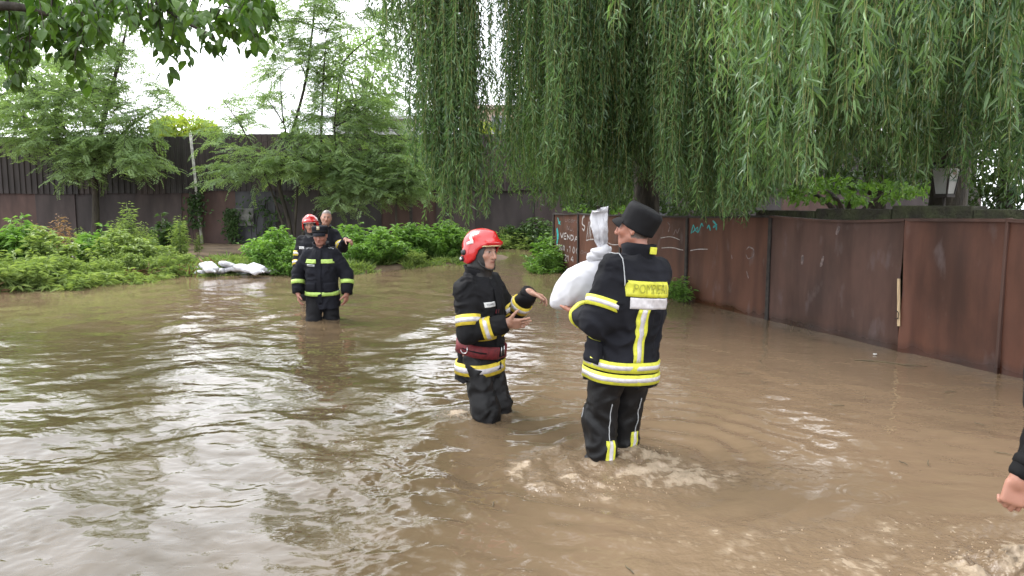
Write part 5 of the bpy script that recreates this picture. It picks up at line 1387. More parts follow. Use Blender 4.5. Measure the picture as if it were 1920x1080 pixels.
def trunk_tube(pts, rad, name, m, parent, n=12, rough=.12, seed=0):
    pts = np.asarray(pts, float)
    t = np.linspace(0, len(pts) - 1, 6 * (len(pts) - 1) + 1); k = np.arange(len(pts))
    P = np.stack([np.interp(t, k, pts[:, j]) for j in range(3)], 1)
    for _ in range(3): P[1:-1] = .25 * P[:-2] + .5 * P[1:-1] + .25 * P[2:]
    rr = np.interp(t, k, rad) 
    mb = MB().tube(P, rr, n)
    V = mb.V[0]; ctr = np.repeat(P, n, 0); d = V[:len(ctr)] - ctr
    V[:len(ctr)] = ctr + d * (1 + rough * vnoise(V[:len(ctr)] * np.array([9, 9, 2.5]), seed))[:, None]
    return mb.build(name, m, parent, smooth=True)
def limb_of(a, b, rise, r0, r1, parent, seed, name='limb'):
    a = np.asarray(a); b = np.asarray(b); m = (a + b) / 2 + np.array([0, 0, rise])
    P = bez(a, m, b, 7); P[1:-1] += np.random.default_rng(seed).normal(0, .06, (5, 3))
    return trunk_tube(P, np.linspace(r0, r1, 7), name, M_bark, parent, 8, .10, seed)

def build_willows():
    r = np.random.default_rng(101)
    # --- the far one, whose curtain hangs over the street
    base = at(1206, 420, 14.6); base[2] = -.15
    w1 = thing('willow_tree', 'weeping willow behind the graffiti, long curtain hanging out over the street', 'tree', base.tolist())
    top = base + np.array([-.15, -.3, 4.3])
    trunk_tube([base + [0, 0, -.3], base + [0, 0, .6], base + [.05, -.1, 2.2], base + [-.05, -.2, 3.4], top], [.36, .30, .25, .24, .20], 'trunk', M_bark, w1, 14, .16, 1)
    LV = Leaves(); paths = []
    spec = []
    left = [(703, 40, 11.6, 8), (722, 120, 11.3, 10), (744, 190, 11.2, 12), (764, 200, 11.0, 14), (782, 275, 11.0, 16), (800, 320, 10.8, 18), (818, 350, 10.7, 20), (836, 395, 10.6, 22), (852, 418, 10.5, 26), (868, 425, 10.4, 26), (884, 418, 10.4, 22),
            (716, 20, 12.2, 8), (757, 60, 11.8, 12), (786, 90, 11.8, 14), (812, 160, 11.6, 14), (845, 240, 11.4, 16), (872, 260, 11.4, 14)]
    for (u, v, Y, n) in left: spec.append((u, v + 6, Y, int(n * (1.35 if 795 < u < 900 else .9)), .072, 6.3))
    for u in np.arange(952, 1440, 8.5):
        v = np.interp(u, VT[:, 0], VT[:, 1]); Y = r.uniform(9.4, 13.5)
        spec.append((u + r.normal(0, 4), v - abs(r.normal(0, 1)) * 45, Y, int(r.integers(10, 19)), .085, r.uniform(5.6, 6.8)))
    for u in np.arange(965, 1420, 16.0):       # deeper layer
        v = np.interp(u, VT[:, 0], VT[:, 1]) - r.uniform(20, 130)
        spec.append((u, v, r.uniform(13, 16.5), int(r.integers(8, 14)), .18, 7.0))
    for u in np.arange(1000, 1490, 9.0):       # low fringe trailing on the fence top
        v = 400 + 8 * math.sin(u * .05) - (35 if 1165 < u < 1255 else 0) + (38 if 1325 < u < 1395 else 0)
        spec.append((u + r.normal(0, 5), v - abs(r.normal(0, 1)) * 14, r.uniform(10.3, 13.0) if u < 1250 else r.uniform(8.8, 10.2), int(r.integers(6, 11)), .085, r.uniform(3.2, 5.2)))
    tress(spec, r, .034, .122, .0235, LV, paths)
    # crown above, out of the strands' reach
    n = 16000; c = np.array([1.6, 13.0, 7.2]); q = rand_dir(n, r) * (r.uniform(.55, 1, (n, 1))) * np.array([4.6, 4.2, 1.9]); q = q[vnoise(q * 1.1, 3) > -.25]
    LV.add(c + q, norm(q * .3 + r.normal(0, .6, q.shape) + [0, 0, -.7]), rand_dir(len(q), r), .26, .075, np.clip(.45 + r.normal(0, .2, len(q)), 0, 1), .1, .2)
    LV.build('foliage', M_lf_willow, w1)
    PT = np.concatenate(paths); V, Q = tubes_np(PT, np.linspace(.0042, .0016, PT.shape[1])[None].repeat(len(PT), 0)); obj('hanging_twigs', mesh_np('hanging_twigs', V, [Q]), M_willow_stem, w1)['kind'] = 'stuff'
    ends = [(at(720, 0, 11.3), .9), (at(800, -20, 11), 1.1), (at(870, -30, 10.6), 1.0), (at(960, -40, 10.3), .8), (at(1060, -20, 10.8), .7), (at(1180, -60, 10.0), .6), (at(1310, -60, 10.2), .6), (at(1400, -40, 11), .5), (at(1050, -10, 15), .7), (at(1350, 0, 15.5), .7)]
    for i, (e, rs) in enumerate(ends):
        e = e.copy(); e[2] = 5.6 + .5 * (i % 3); limb_of(top - [0, 0, .25 * (i % 3)], e, rs, .11, .03, w1, 300 + i)
    for i, (a, b) in enumerate([((1205, 240, 14.3), (1120, 165, 12)), ((1215, 180, 14.2), (1285, 20, 12)), ((1205, 250, 14.3), (1250, 130, 12.0)), ((1185, 160, 14), (1105, 70, 12.2))]):
        limb_of(at(*a), at(*b), .25, .06, .018, w1, 330 + i, 'branch')
    # --- the near one at the right, dark trunk beside the lantern
    base = at(1772, 400, 9.6); base[2] = -.15
    w2 = thing('willow_tree', 'near weeping willow with dark trunk beside the lantern, long leaves over the rusty fence', 'tree', base.tolist())
    top = base + np.array([.1, -.2, 4.6])
    trunk_tube([base + [0, 0, -.3], base + [0, 0, .8], base + [.02, -.05, 2.2], base + [-.02, -.1, 3.4], top], [.30, .25, .21, .21, .20], 'trunk', M_bark, w2, 14, .16, 2)
    LV = Leaves(); paths = []; spec = []
    for u in np.arange(1390, 1990, 15.0):
        v = np.interp(u, VT[:, 0], VT[:, 1])
        if 1738 < u < 1812: continue
        spec.append((u + r.normal(0, 6), v - abs(r.normal(0, 1)) * 50, r.uniform(6.2, 9.2), int(r.integers(9, 16)), .075, r.uniform(4.6, 5.6)))
        if 1440 < u < 1735: spec.append((u + r.normal(0, 6), v - r.uniform(-6, 20), r.uniform(6.8, 8.6), 6, .09, r.uniform(3.6, 5.0)))
    for k in range(26):                        # shorter clumps from lower boughs
        u = r.uniform(1390, 1960); spec.append((u, r.uniform(60, 260), r.uniform(5.4, 8.2), int(r.integers(8, 15)), .075, r.uniform(3.2, 4.2)))
    for u in np.arange(1400, 2000, 17.0):
        v = np.interp(u, VT[:, 0], VT[:, 1]) - r.uniform(10, 150)
        spec.append((u, v, r.uniform(9.5, 12.5), int(r.integers(9, 15)), .14, 6.2))
    spec += [(1766, 338, 7.6, 4, .06, 4.4), (1792, 350, 7.5, 6, .05, 4.6), (1806, 362, 7.4, 6, .06, 4.6), (1742, 325, 7.6, 3, .04, 4.2)]
    tress(spec, r, .031, .120, .0230, LV, paths)
    near = [(1400, 240, 4.6, 4), (1445, 300, 4.4, 4), (1480, 215, 4.2, 4), (1520, 180, 4.0, 4), (1502, 350, 4.5, 5), (1560, 235, 4.3, 4), (1595, 170, 4.0, 4), (1620, 245, 4.1, 5), (1655, 180, 4.4, 4), (1690, 190, 4.2, 4), (1715, 140, 4.0, 3), (1825, 85, 3.7, 4), (1850, 60, 3.7, 3), (1880, 110, 3.8, 4), (1900, 255, 3.9, 6), (1918, 265, 3.9, 6), (1935, 300, 4.0, 5), (1340, 190, 4.9, 4), (1290, 120, 5.2, 4), (1235, 90, 5.4, 4), (1175, 70, 5.8, 4)]
    tress([(u, v, Y, n, .055, 3.6) for u, v, Y, n in near], r, .027, .118, .019, LV, paths, fine=True)
    n = 20000; c = np.array([6.0, 8.4, 6.3]); q = rand_dir(n, r) * (r.uniform(.5, 1, (n, 1))) * np.array([3.6, 4.2, 1.8]); q = q[(vnoise(q * 1.1, 5) > -.25)]
    LV.add(c + q, norm(q * .3 + r.normal(0, .6, q.shape) + [0, 0, -.7]), rand_dir(len(q), r), .26, .075, np.clip(.45 + r.normal(0, .2, len(q)), 0, 1), .1, .2)
    LV.build('foliage', M_lf_willow, w2)
    PT = np.concatenate(paths); V, Q = tubes_np(PT, np.linspace(.0040, .0015, PT.shape[1])[None].repeat(len(PT), 0)); obj('hanging_twigs', mesh_np('hanging_twigs', V, [Q]), M_willow_stem, w2)['kind'] = 'stuff'
    for i, (u, Y, z) in enumerate([(1450, 8, 5.0), (1560, 6, 4.6), (1650, 4.3, 4.1), (1500, 4.6, 4.0), (1850, 4, 3.9), (1900, 6, 4.8), (1980, 8, 5.2), (1700, 7, 5.0), (1300, 5.6, 4.3), (1600, 11, 6.0), (1900, 11, 6.0)]):
        e = at(u, 100, Y); e[2] = z; limb_of(top - [0, 0, .3 * (i % 4)], e, .8, .10, .025, w2, 360 + i)
build_willows()

# ---------------------------------------------------------------- feathery locust-like trees
def compound(LV, P, D, N, L, r, pairs=8, lw=.33, tint=.5):
    """pinnate leaves: P,D,N (n,3)"""
    n = len(P); D = norm(D); N = norm(N - D * (N * D).sum(-1, keepdims=True)); S = np.cross(D, N); t = np.linspace(.12, 1, pairs)
    for sg in (-1, 1):
        Pp = P[:, None] + D[:, None] * (L[:, None, None] * t[None, :, None]) - N[:, None] * (L[:, None, None] * .22 * t[None, :, None] ** 2)
        Dd = D[:, None] * .45 + sg * S[:, None] * .9 + r.normal(0, .10, (n, pairs, 3)) - N[:, None] * .15
        ll = L[:, None] * lw * (1 - .35 * np.abs(t[None] - .45)) * r.uniform(.8, 1.1, (n, pairs))
        LV.add(Pp.reshape(-1, 3), Dd.reshape(-1, 3), np.repeat(N[:, None], pairs, 1).reshape(-1, 3) + r.normal(0, .2, (n * pairs, 3)), ll.ravel(), ll.ravel() * .46, np.repeat(tint, pairs), .1, .1)
def locust(name, label, foot, stems, blobs, Yr, seed, m, nleaf=11, lscale=1.0):
    r = np.random.default_rng(seed)
    t = thing(name, label, 'tree', list(foot))
    for i, (pts, r0, r1) in enumerate(stems):
        trunk_tube(pts, np.linspace(r0, r1, len(pts)), 'trunk' if i == 0 else 'stem', M_bark, t, 9, .10, seed + i)
    stem_pts = np.concatenate([np.asarray(s[0]) for s in stems])
    LV = Leaves(); br = []
    for (u, v, ru, rv, n) in blobs:
        n = int(n * 1.75)
        a = r.uniform(0, 6.28, n); d = np.sqrt(r.uniform(0, 1, n))
        for uu, vv in zip(u + ru * d * np.cos(a), v + rv * d * np.sin(a)):
            Y = r.uniform(*Yr); p = at(uu, vv, Y)
            b = stem_pts[np.argmin(((stem_pts - p) ** 2).sum(1) + 2.0 * np.maximum(stem_pts[:, 2] - p[2], 0))]
            out = p - b; out[2] *= .25; out = norm(out + r.normal(0, .35, 3))
            ln = r.uniform(.6, 1.15) * lscale; st = p - out * ln * .5
            tt = np.linspace(0, 1, nleaf); path = st + out * (ln * tt)[:, None]; path[:, 2] -= .22 * ln * tt ** 2
            br.append(np.stack([st + out * ln * f - np.array([0, 0, .22 * ln * f * f]) for f in (-.25, 0, .35, .7, 1.0)]))
            side = norm(np.cross(out, [0, 0, 1.0])); az = np.where(np.arange(nleaf) % 2, 1, -1)
            D = out[None] * .55 + side[None] * (az * r.uniform(.5, 1, nleaf))[:, None] + np.array([0, 0, -.22]) + r.normal(0, .18, (nleaf, 3))
            N = np.array([0, 0, 1.0]) + r.normal(0, .28, (nleaf, 3))
            compound(LV, path, D, N, r.uniform(.24, .40, nleaf) * lscale, r, 7, .28, np.clip(.5 + r.normal(0, .1) + r.normal(0, .13, nleaf), 0, 1))
        # a bough to the heart of each mass
        c = at(u, v, np.mean(Yr)); b = stem_pts[np.argmin(((stem_pts - c) ** 2).sum(1) + 3.0 * np.maximum(stem_pts[:, 2] - c[2] + .3, 0))]
        trunk_tube(bez(b, (b + c) / 2 + [0, 0, .25], c, 6), np.linspace(.022, .008, 6), 'bough', M_bark, t, 6, .1, seed + 50 + int(u))
    LV.build('foliage', m, t)
    B = np.stack(br); V, Q = tubes_np(B, np.broadcast_to(np.array([.010, .009, .007, .005, .003]), B.shape[:2])); obj('twigs', mesh_np('twigs', V, [Q]), M_bark, t)['kind'] = 'stuff'
    return t
P_ = lambda u, v, Y: at(u, v, Y)
def foot(u, Y):
    p = at(u, 440, Y); p[2] = float(gz(p[0], Y)) - .05; return p
f1 = foot(178, 24.5)
locust('locust_tree', 'feathery pale green tree sweeping down over the dark fence beside its rust coloured sheet', f1,
    [([f1, P_(180, 380, 24.5), P_(176, 320, 24.4), P_(195, 220, 24.2), P_(225, 110, 24), P_(240, 40, 24)], .13, .03), ([P_(180, 340, 24.4), P_(130, 250, 24.0), P_(60, 170, 24)], .06, .02), ([P_(180, 300, 24.4), P_(250, 230, 23.6), P_(300, 200, 23.4)], .05, .015)],
    [(60, 210, 75, 55, 34), (150, 180, 90, 60, 44), (240, 225, 75, 38, 34), (110, 265, 90, 30, 36), (205, 275, 70, 28, 34), (265, 305, 50, 20, 18), (150, 315, 45, 20, 16), (215, 130, 55, 50, 22), (20, 150, 60, 60, 22), (-60, 200, 80, 90, 30), (225, 60, 55, 50, 16), (120, 90, 70, 45, 18), (300, 190, 40, 40, 10), (200, -20, 60, 50, 12), (130, 10, 60, 50, 12), (240, -90, 50, 50, 8)], (22.6, 25.2), 41, M_lf_locust)
f2 = foot(548, 23.0)
locust('locust_tree', 'tall feathery tree with several thin stems standing in front of the fence behind the waders', f2,
    [([f2, P_(540, 405, 23), P_(520, 345, 23), P_(545, 260, 23), P_(575, 150, 23), P_(590, 20, 23), P_(595, -60, 23)], .075, .02), ([f2, P_(600, 380, 23.1), P_(602, 260, 23), P_(606, 150, 23), P_(612, 60, 23)], .06, .015), ([f2, P_(560, 330, 23), P_(530, 230, 22.8), P_(525, 140, 22.8)], .045, .012), ([f2, P_(640, 350, 23), P_(625, 240, 22.8), P_(640, 120, 22.8)], .05, .012), ([f2, P_(500, 330, 23), P_(455, 240, 22.6), P_(420, 190, 22.6)], .04, .01)],
    [(590, 45, 60, 65, 26), (560, 120, 75, 60, 24), (640, 150, 65, 70, 24), (600, 230, 70, 45, 34), (690, 225, 50, 60, 34), (610, 310, 75, 28, 36), (690, 320, 75, 40, 52), (740, 340, 60, 30, 34), (650, 370, 50, 18, 16), (540, 300, 50, 25, 16), (470, 300, 65, 35, 20), (430, 225, 55, 55, 14), (490, 180, 45, 60, 14), (720, 160, 45, 80, 16), (650, 20, 70, 50, 12), (760, 290, 40, 50, 18), (520, 40, 40, 50, 12), (600, -60, 60, 60, 20), (530, -90, 60, 50, 12), (660, -100, 60, 60, 14), (590, -170, 60, 60, 12), (720, 60, 50, 70, 10), (420, 320, 40, 22, 8)], (21.5, 24.2), 43, M_lf_locust)
f3 = foot(745, 22.0)
locust('sapling', 'slender reddish stemmed sapling growing out of the bushes before the far fence', f3,
    [([f3, P_(742, 400, 22), P_(745, 350, 22), P_(748, 300, 22)], .04, .012)], [(745, 300, 40, 45, 12), (790, 330, 30, 30, 6)], (21.6, 22.4), 47, M_lf_locust)
# pale far-off tree tops beyond the fence
def far_tree(label, u, v, Y, ru, rv, n, seed, m, cat='tree', base_v=None, sz=.22):
    r = np.random.default_rng(seed); c = at(u, v, Y); s = Y / F_PX
    t = thing('leafy_tree', label, cat, (c[0], Y, 0.0))
    trunk_tube([(c[0], Y, -.3), (c[0] + .2, Y, c[2] * .4), (c[0], Y, c[2])], [.22, .17, .06], 'trunk', M_bark, t, 8, .1, seed)
    q = rand_dir(n, r) * r.uniform(.45, 1, (n, 1)) ** .5 * np.array([ru * s, min(ru * s, 2.2), rv * s])
    q = q[vnoise(q * 1.3 / max(s * 40, .3) + seed, seed) > -.18]
    q = q + .18 * q * vnoise(q * 2.0, seed + 2)[:, None]
    LV = Leaves(); n = len(q)
    LV.add(c + q, norm(r.normal(0, .7, (n, 3)) + norm(q) * .5 + [0, 0, -.4]), norm(q) + r.normal(0, .5, (n, 3)), sz * r.uniform(.6, 1.2, n), sz * .5 * r.uniform(.7, 1.1, n), np.clip(.5 + r.normal(0, .18, n), 0, 1), .15, .15)
    LV.build('crown', m, t)
    for k in range(5):
        e = c + q[int(r.integers(0, n))] * .7; trunk_tube(bez((c[0], Y, c[2] * .55), (c + e) / 2, e, 5), np.linspace(.07, .02, 5), 'limb', M_bark, t, 6, .1, seed + k)
    return t
far_tree('bright yellow green tree top showing just above the dark fence', 345, 245, 33, 60, 26, 3500, 51, M_lf_yellow, sz=.24)
far_tree('soft green crown rising behind the feathery tree on the fence', 70, 170, 36, 150, 80, 8000, 52, M_lf_locust, sz=.26)
far_tree('pale green tree crown between white shed and thin stems', 680, 150, 38, 70, 90, 2600, 53, M_lf_locust, sz=.26)
far_tree('yellow lit small tree in front of the beige building', 915, 275, 40, 28, 45, 2200, 54, M_lf_yellow, sz=.22)
# dense trees in the yard behind the rusty fence
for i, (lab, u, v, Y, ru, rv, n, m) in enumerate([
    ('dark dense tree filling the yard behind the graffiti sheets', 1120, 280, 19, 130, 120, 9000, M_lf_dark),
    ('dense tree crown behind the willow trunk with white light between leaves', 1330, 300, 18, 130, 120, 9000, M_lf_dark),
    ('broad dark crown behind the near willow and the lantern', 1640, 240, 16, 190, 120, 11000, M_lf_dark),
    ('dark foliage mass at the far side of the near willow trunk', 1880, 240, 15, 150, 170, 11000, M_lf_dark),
    ('light green bush lit behind the mossy wall', 1590, 358, 14, 120, 24, 1300, M_lf_bush),
    ('light green bush glowing beyond the willow beside the graffiti', 1130, 370, 21, 80, 40, 3000, M_lf_bush)]):
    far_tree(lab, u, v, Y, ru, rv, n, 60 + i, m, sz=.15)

# ---------------------------------------------------------------- shrubs, weeds and spikes on the bank
def shrub_mesh(seed, hgt, rad, nstem, lL, lW, kind='bush', fine=False):
    r = np.random.default_rng(seed); LV = Leaves(); paths = []
    for i in range(nstem):
        a = r.uniform(0, 6.28); d = rad * math.sqrt(r.uniform(0, 1)); b = np.array([math.cos(a) * d * .45, math.sin(a) * d * .45, -.05])
        h = hgt * r.uniform(.55, 1.0) * (1 - .35 * (d / rad) ** 2)
        tip = np.array([math.cos(a) * d * 1.1, math.sin(a) * d * 1.1, h]); p = bez(b, (b + tip) / 2 + [0, 0, .15 * h], tip, 6); paths.append(p)
        n = {'bush': 46, 'spike': 70, 'fern': 34, 'dry': 22}[kind]
        f = r.uniform(.15, 1, n) ** .8; k = f * 5; j = np.minimum(k.astype(int), 4); q = p[j] + (p[j + 1] - p[j]) * (k - j)[:, None]
        az = r.uniform(0, 6.28, n); o = np.stack([np.cos(az), np.sin(az), r.uniform(-.35, .55, n)], -1)
        q = q + o * r.uniform(0, .07, n)[:, None] * (hgt / 1.0)
        N = np.array([0, 0, 1.0]) + o * .4 + r.normal(0, .35, (n, 3))
        tw = (1.15 - .75 * f) if kind == 'spike' else r.uniform(.6, 1.2, n)
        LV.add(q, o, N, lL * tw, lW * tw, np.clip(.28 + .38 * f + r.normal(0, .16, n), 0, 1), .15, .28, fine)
    fs = [np.concatenate(LV.F3)] + ([np.concatenate(LV.F4)] if LV.F4 else [])
    me = mesh_np('foliage', np.concatenate(LV.V), fs, False); attr(me, 'tint', np.concatenate(LV.t))
    V, Q = tubes_np(np.stack(paths), np.broadcast_to(np.linspace(.009, .003, 6), (nstem, 6)))
    return me, mesh_np('stems', V, [Q])
SHRUB = {}
def shrub(name, label, cat, u, v, Y, scale, var, m, group=None, zbase=None):
    """var: (key, args) of shrub_mesh; u,v the pixel of its top"""
    key = (var, m.name)
    if key not in SHRUB:
        a = {'bushA': (1, 1.0, .62, 30, .13, .065, 'bush'), 'bushB': (2, .9, .7, 32, .12, .06, 'bush'), 'bushC': (3, 1.1, .5, 24, .15, .07, 'bush'), 'spike': (4, 1.2, .16, 5, .16, .035, 'spike'), 'weedA': (5, .6, .5, 26, .15, .03, 'fern'), 'weedB': (6, .5, .6, 28, .16, .026, 'fern'), 'dry': (7, 1.0, .45, 16, .09, .03, 'dry'), 'tall': (8, 1.25, .42, 16, .20, .075, 'bush')}[var]
        f, s = shrub_mesh(*a); f.materials.append(m); s.materials.append(M_green_stem if var != 'dry' else M_twig); SHRUB[key] = (f, s, a[1])
    f, s, h0 = SHRUB[key]
    p = at(u, v, Y); zb = float(gz(p[0], Y)) if zbase is None else zbase
    sc = scale if scale else max(p[2] - zb, .2) / h0
    t = thing(name, label, cat, (p[0], Y, zb), random.uniform(0, 6.28), group); t.scale = (sc * random.uniform(.95, 1.2), sc * random.uniform(.95, 1.2), sc)
    for nm, me in (('foliage', f), ('stems', s)):
        o = bpy.data.objects.new(nm, me); COL.objects.link(o); o.parent = t
    return t
G1 = 'leafy shrubs crowding the bank behind the waders'
for (u, v, Y, k) in [(500, 430, 16.3, 'bushA'), (530, 425, 16.0, 'bushB'), (512, 462, 15.7, 'bushA'), (545, 470, 15.6, 'bushB'), (640, 412, 17.5, 'bushC'), (668, 410, 17.8, 'bushA'), (700, 425, 17.2, 'bushB'), (655, 445, 16.6, 'bushA'), (690, 455, 16.8, 'bushB'), (725, 435, 17.8, 'bushA'), (748, 412, 18.6, 'bushC'), (775, 408, 18.8, 'bushC'), (800, 410, 19.0, 'bushA'), (825, 415, 19.2, 'bushB'), (848, 405, 19.6, 'bushA'), (735, 460, 17.6, 'bushB'), (765, 450, 18.2, 'bushA'), (830, 455, 18.8, 'bushB'), (860, 440, 19.6, 'bushA'), (600, 430, 17.5, 'bushB'), (575, 440, 17.2, 'bushA')]:
    lab = ('rounded' if k == 'bushA' else 'spreading' if k == 'bushB' else 'upright') + ' bright green shrub ' + ('between the white sandbags and the capped wader' if u < 560 else 'right behind the group of three waders' if u < 715 else 'under the reddish sapling' if u < 790 else 'below the long willow curtain')
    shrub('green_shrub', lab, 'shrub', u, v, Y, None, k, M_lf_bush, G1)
shrub('seeding_shrub', 'small pale yellowish shrub at the water edge below the bright green shrubs', 'shrub', 778, 468, 17.6, None, 'weedA', M_lf_weed)
G2 = 'weeds on the grassy bank in front of the far fence'
for (u, v, Y, k) in [(10, 405, 14.0, 'tall'), (30, 395, 14.4, 'tall'), (60, 425, 14.2, 'bushB'), (100, 470, 13.6, 'weedA'), (20, 470, 12.9, 'weedB'), (60, 480, 13.0, 'weedA'), (165, 435, 15.5, 'tall'), (185, 415, 15.8, 'tall'), (210, 430, 15.6, 'bushB'), (245, 440, 15.8, 'bushA'), (270, 445, 15.9, 'bushB'), (225, 465, 14.8, 'bushA'), (265, 475, 14.9, 'bushB'), (300, 475, 15.3, 'weedA'), (320, 490, 15.2, 'weedB'), (190, 480, 14.1, 'weedA'), (150, 490, 13.6, 'weedB'), (335, 470, 15.8, 'weedA'), (120, 500, 13.2, 'weedB'), (280, 500, 14.6, 'weedB'), (230, 500, 14.0, 'weedA'), (-60, 410, 13.6, 'tall'), (-100, 440, 13.2, 'bushB'), (440, 480, 17.2, 'weedA'), (405, 483, 17.4, 'weedB'), (470, 478, 17.0, 'weedA'), (-30, 480, 12.6, 'weedA')]:
    lab = {'tall': 'tall large leaved weed', 'bushA': 'rounded leafy weed', 'bushB': 'spreading leafy weed', 'weedA': 'low narrow leaved weed', 'weedB': 'flat narrow leaved weed'}[k] + (' on the mud just behind the white sandbags' if u > 400 else ' next to the end of the sandbag row' if u > 285 else ' below the spiky weeds on the bank' if u > 140 else ' in front of the dried brown weeds')
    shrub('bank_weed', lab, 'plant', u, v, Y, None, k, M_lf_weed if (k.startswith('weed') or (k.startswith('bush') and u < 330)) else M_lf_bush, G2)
G3 = 'tall spiky weeds standing above the bank'
for (u, v, Y) in [(230, 368, 17.5), (265, 408, 17.2), (330, 395, 18.0), (340, 405, 18.2), (370, 432, 20.5), (20, 400, 15.5), (48, 412, 15.2), (150, 420, 16.5), (205, 405, 16.8), (285, 425, 16.6), (250, 395, 17.6)]:
    shrub('spiky_weed', 'tall narrow spike of weed rising above the bank plants', 'plant', u, v, Y, None, 'spike', M_lf_weed, G3)
G4 = 'dry brown weeds by the rust coloured sheet'
for (u, v, Y) in [(85, 385, 17.5), (130, 415, 17.2), (100, 430, 16.5)]:
    shrub('dry_weed', 'dried brown weed in front of the rust coloured sheet', 'plant', u, v, Y, None, 'dry', M_lf_dry, G4)
shrub('wild_palmlike_shrub', 'dark green shrub with splayed leaves close to the pale fence post', 'shrub', 308, 395, 20.0, None, 'tall', M_lf_dark)
G5 = 'shrubs at the far bend of the street under the willow'
for (u, v, Y, k, m) in [(925, 430, 25.0, 'bushA', M_lf_bush), (955, 425, 25.2, 'bushB', M_lf_weed), (985, 410, 25.0, 'bushA', M_lf_dark), (905, 432, 24.6, 'bushB', M_lf_bush), (1010, 400, 24.5, 'bushC', M_lf_dark), (975, 435, 24.4, 'weedA', M_lf_weed), (1035, 420, 23.5, 'bushA', M_lf_dark)]:
    shrub('far_shrub', {M_lf_bush: 'bright green', M_lf_weed: 'yellowish', M_lf_dark: 'dark green'}[m] + ' shrub at the far bend of the street below the willow curtain', 'shrub', u, v, Y, None, k, m, G5)
G6 = 'shrubs growing out of the water at the end of the rusty fence'
for (u, v, Y, k) in [(1028, 455, 16.4, 'bushA'), (1040, 425, 16.9, 'bushC'), (1020, 480, 16.0, 'bushB')]:
    shrub('waterside_shrub', 'bright shrub growing from the water where the rusty fence ends', 'shrub', u, v, Y, None, k, M_lf_bush, G6, -.12)
pt = fence_hit(1272, 545); 
shrub('sprouting_weed', 'small weed sprouting from the rusty fence beside the black post', 'plant', 1278, 516, float(pt[1]) - .25, None, 'weedA', M_lf_bush, None, .0)
# creepers on the far fence
for (lab, u, v, w_, hh, sd) in (('dark creeper hanging on the fence below the pale post', 368, 372, .35, 1.0, 1), ('dark creeper round the grey plate on the far fence', 437, 420, .3, 1.1, 2), ('dark creeper climbing the fence beside the waders', 505, 405, .8, 1.4, 3)):
    r = np.random.default_rng(sd); c = at(u, v, BY - .12); t = thing('creeper', lab, 'plant', (c[0], BY - .12, 0)); n = 500
    q = np.stack([r.normal(0, w_ * .5, n), -r.uniform(0, .16, n), r.uniform(-hh, hh * .5, n)], -1); q = q[vnoise(q * 3, sd) > -.2]; n = len(q)
    Lc = Leaves(); Lc.add(c + q, r.normal(0, .5, (n, 3)) + [0, -.5, -.6], r.normal(0, .4, (n, 3)) + [0, -1, .3], .13, .08, np.clip(.4 + r.normal(0, .2, n), 0, 1)); Lc.build('foliage', M_lf_dark, t)
    pp = np.stack([bez(c + [dx, 0, -c[2] + .05], c + [dx * 1.5, -.05, -c[2] * .5], c + [dx * .6, -.04, hh * .4], 6) for dx in r.normal(0, w_ * .4, 5)]); V, Q = tubes_np(pp, np.full(pp.shape[:2], .012)); obj('stems', mesh_np('stems', V, [Q]), M_bark, t)
# low ground cover and grass on the bank
def bank_cover():
    r = np.random.default_rng(77); n = 46000
    x = r.uniform(-15, 1.0, n); y = np.interp(x, EDGE[:, 0], EDGE[:, 1]) + r.uniform(-.5, 3.6, n) ** 1.0; z = gz(x, y)
    ok = (z > -.12) & (noise2(x * .8, y * .8, 3, 8) > -.22) & ~((x > -6.9) & (x < -4.2) & (y > 18.4)); x, y, z = x[ok], y[ok], z[ok]; n = len(x)
    az = r.uniform(0, 6.28, n); D = np.stack([np.cos(az) * .6, np.sin(az) * .6, r.uniform(.4, 1.2, n)], -1); hgt = r.uniform(.08, .30, n) * (.6 + .6 * noise2(x, y, 2, 14))
    LV = Leaves(); LV.add(np.stack([x, y, z - .01], -1), D, np.array([0, 0, 1.0]) + r.normal(0, .5, (n, 3)), np.abs(hgt) + .06, .022, np.clip(.55 + r.normal(0, .22, n), 0, 1), .1, .35)
    tag(LV.build('bank_grass', M_lf_weed), 'low grass and weeds covering the muddy bank', kind='stuff')
    n = 9000; x = r.uniform(-15, -6.5, n); y = np.interp(x, EDGE[:, 0], EDGE[:, 1]) + r.uniform(-.35, 1.3, n); z = gz(x, y); ok = (z > -.1) & (noise2(x * 1.1, y * 1.1, 3, 19) > 0.0); x, y, z = x[ok], y[ok], z[ok]; n = len(x)
    az = r.uniform(0, 6.28, n); D = np.stack([np.cos(az), np.sin(az), r.uniform(.15, .9, n)], -1)
    LD = Leaves(); LD.add(np.stack([x, y, z], -1), D, np.array([0, 0, 1.0]) + r.normal(0, .5, (n, 3)), r.uniform(.12, .34, n), .018, np.clip(.55 + r.normal(0, .22, n), 0, 1), .1, .35)
    tag(LD.build('dry_grass', M_lf_dry), 'flattened dry grass along the water edge of the bank', kind='stuff')
bank_cover()

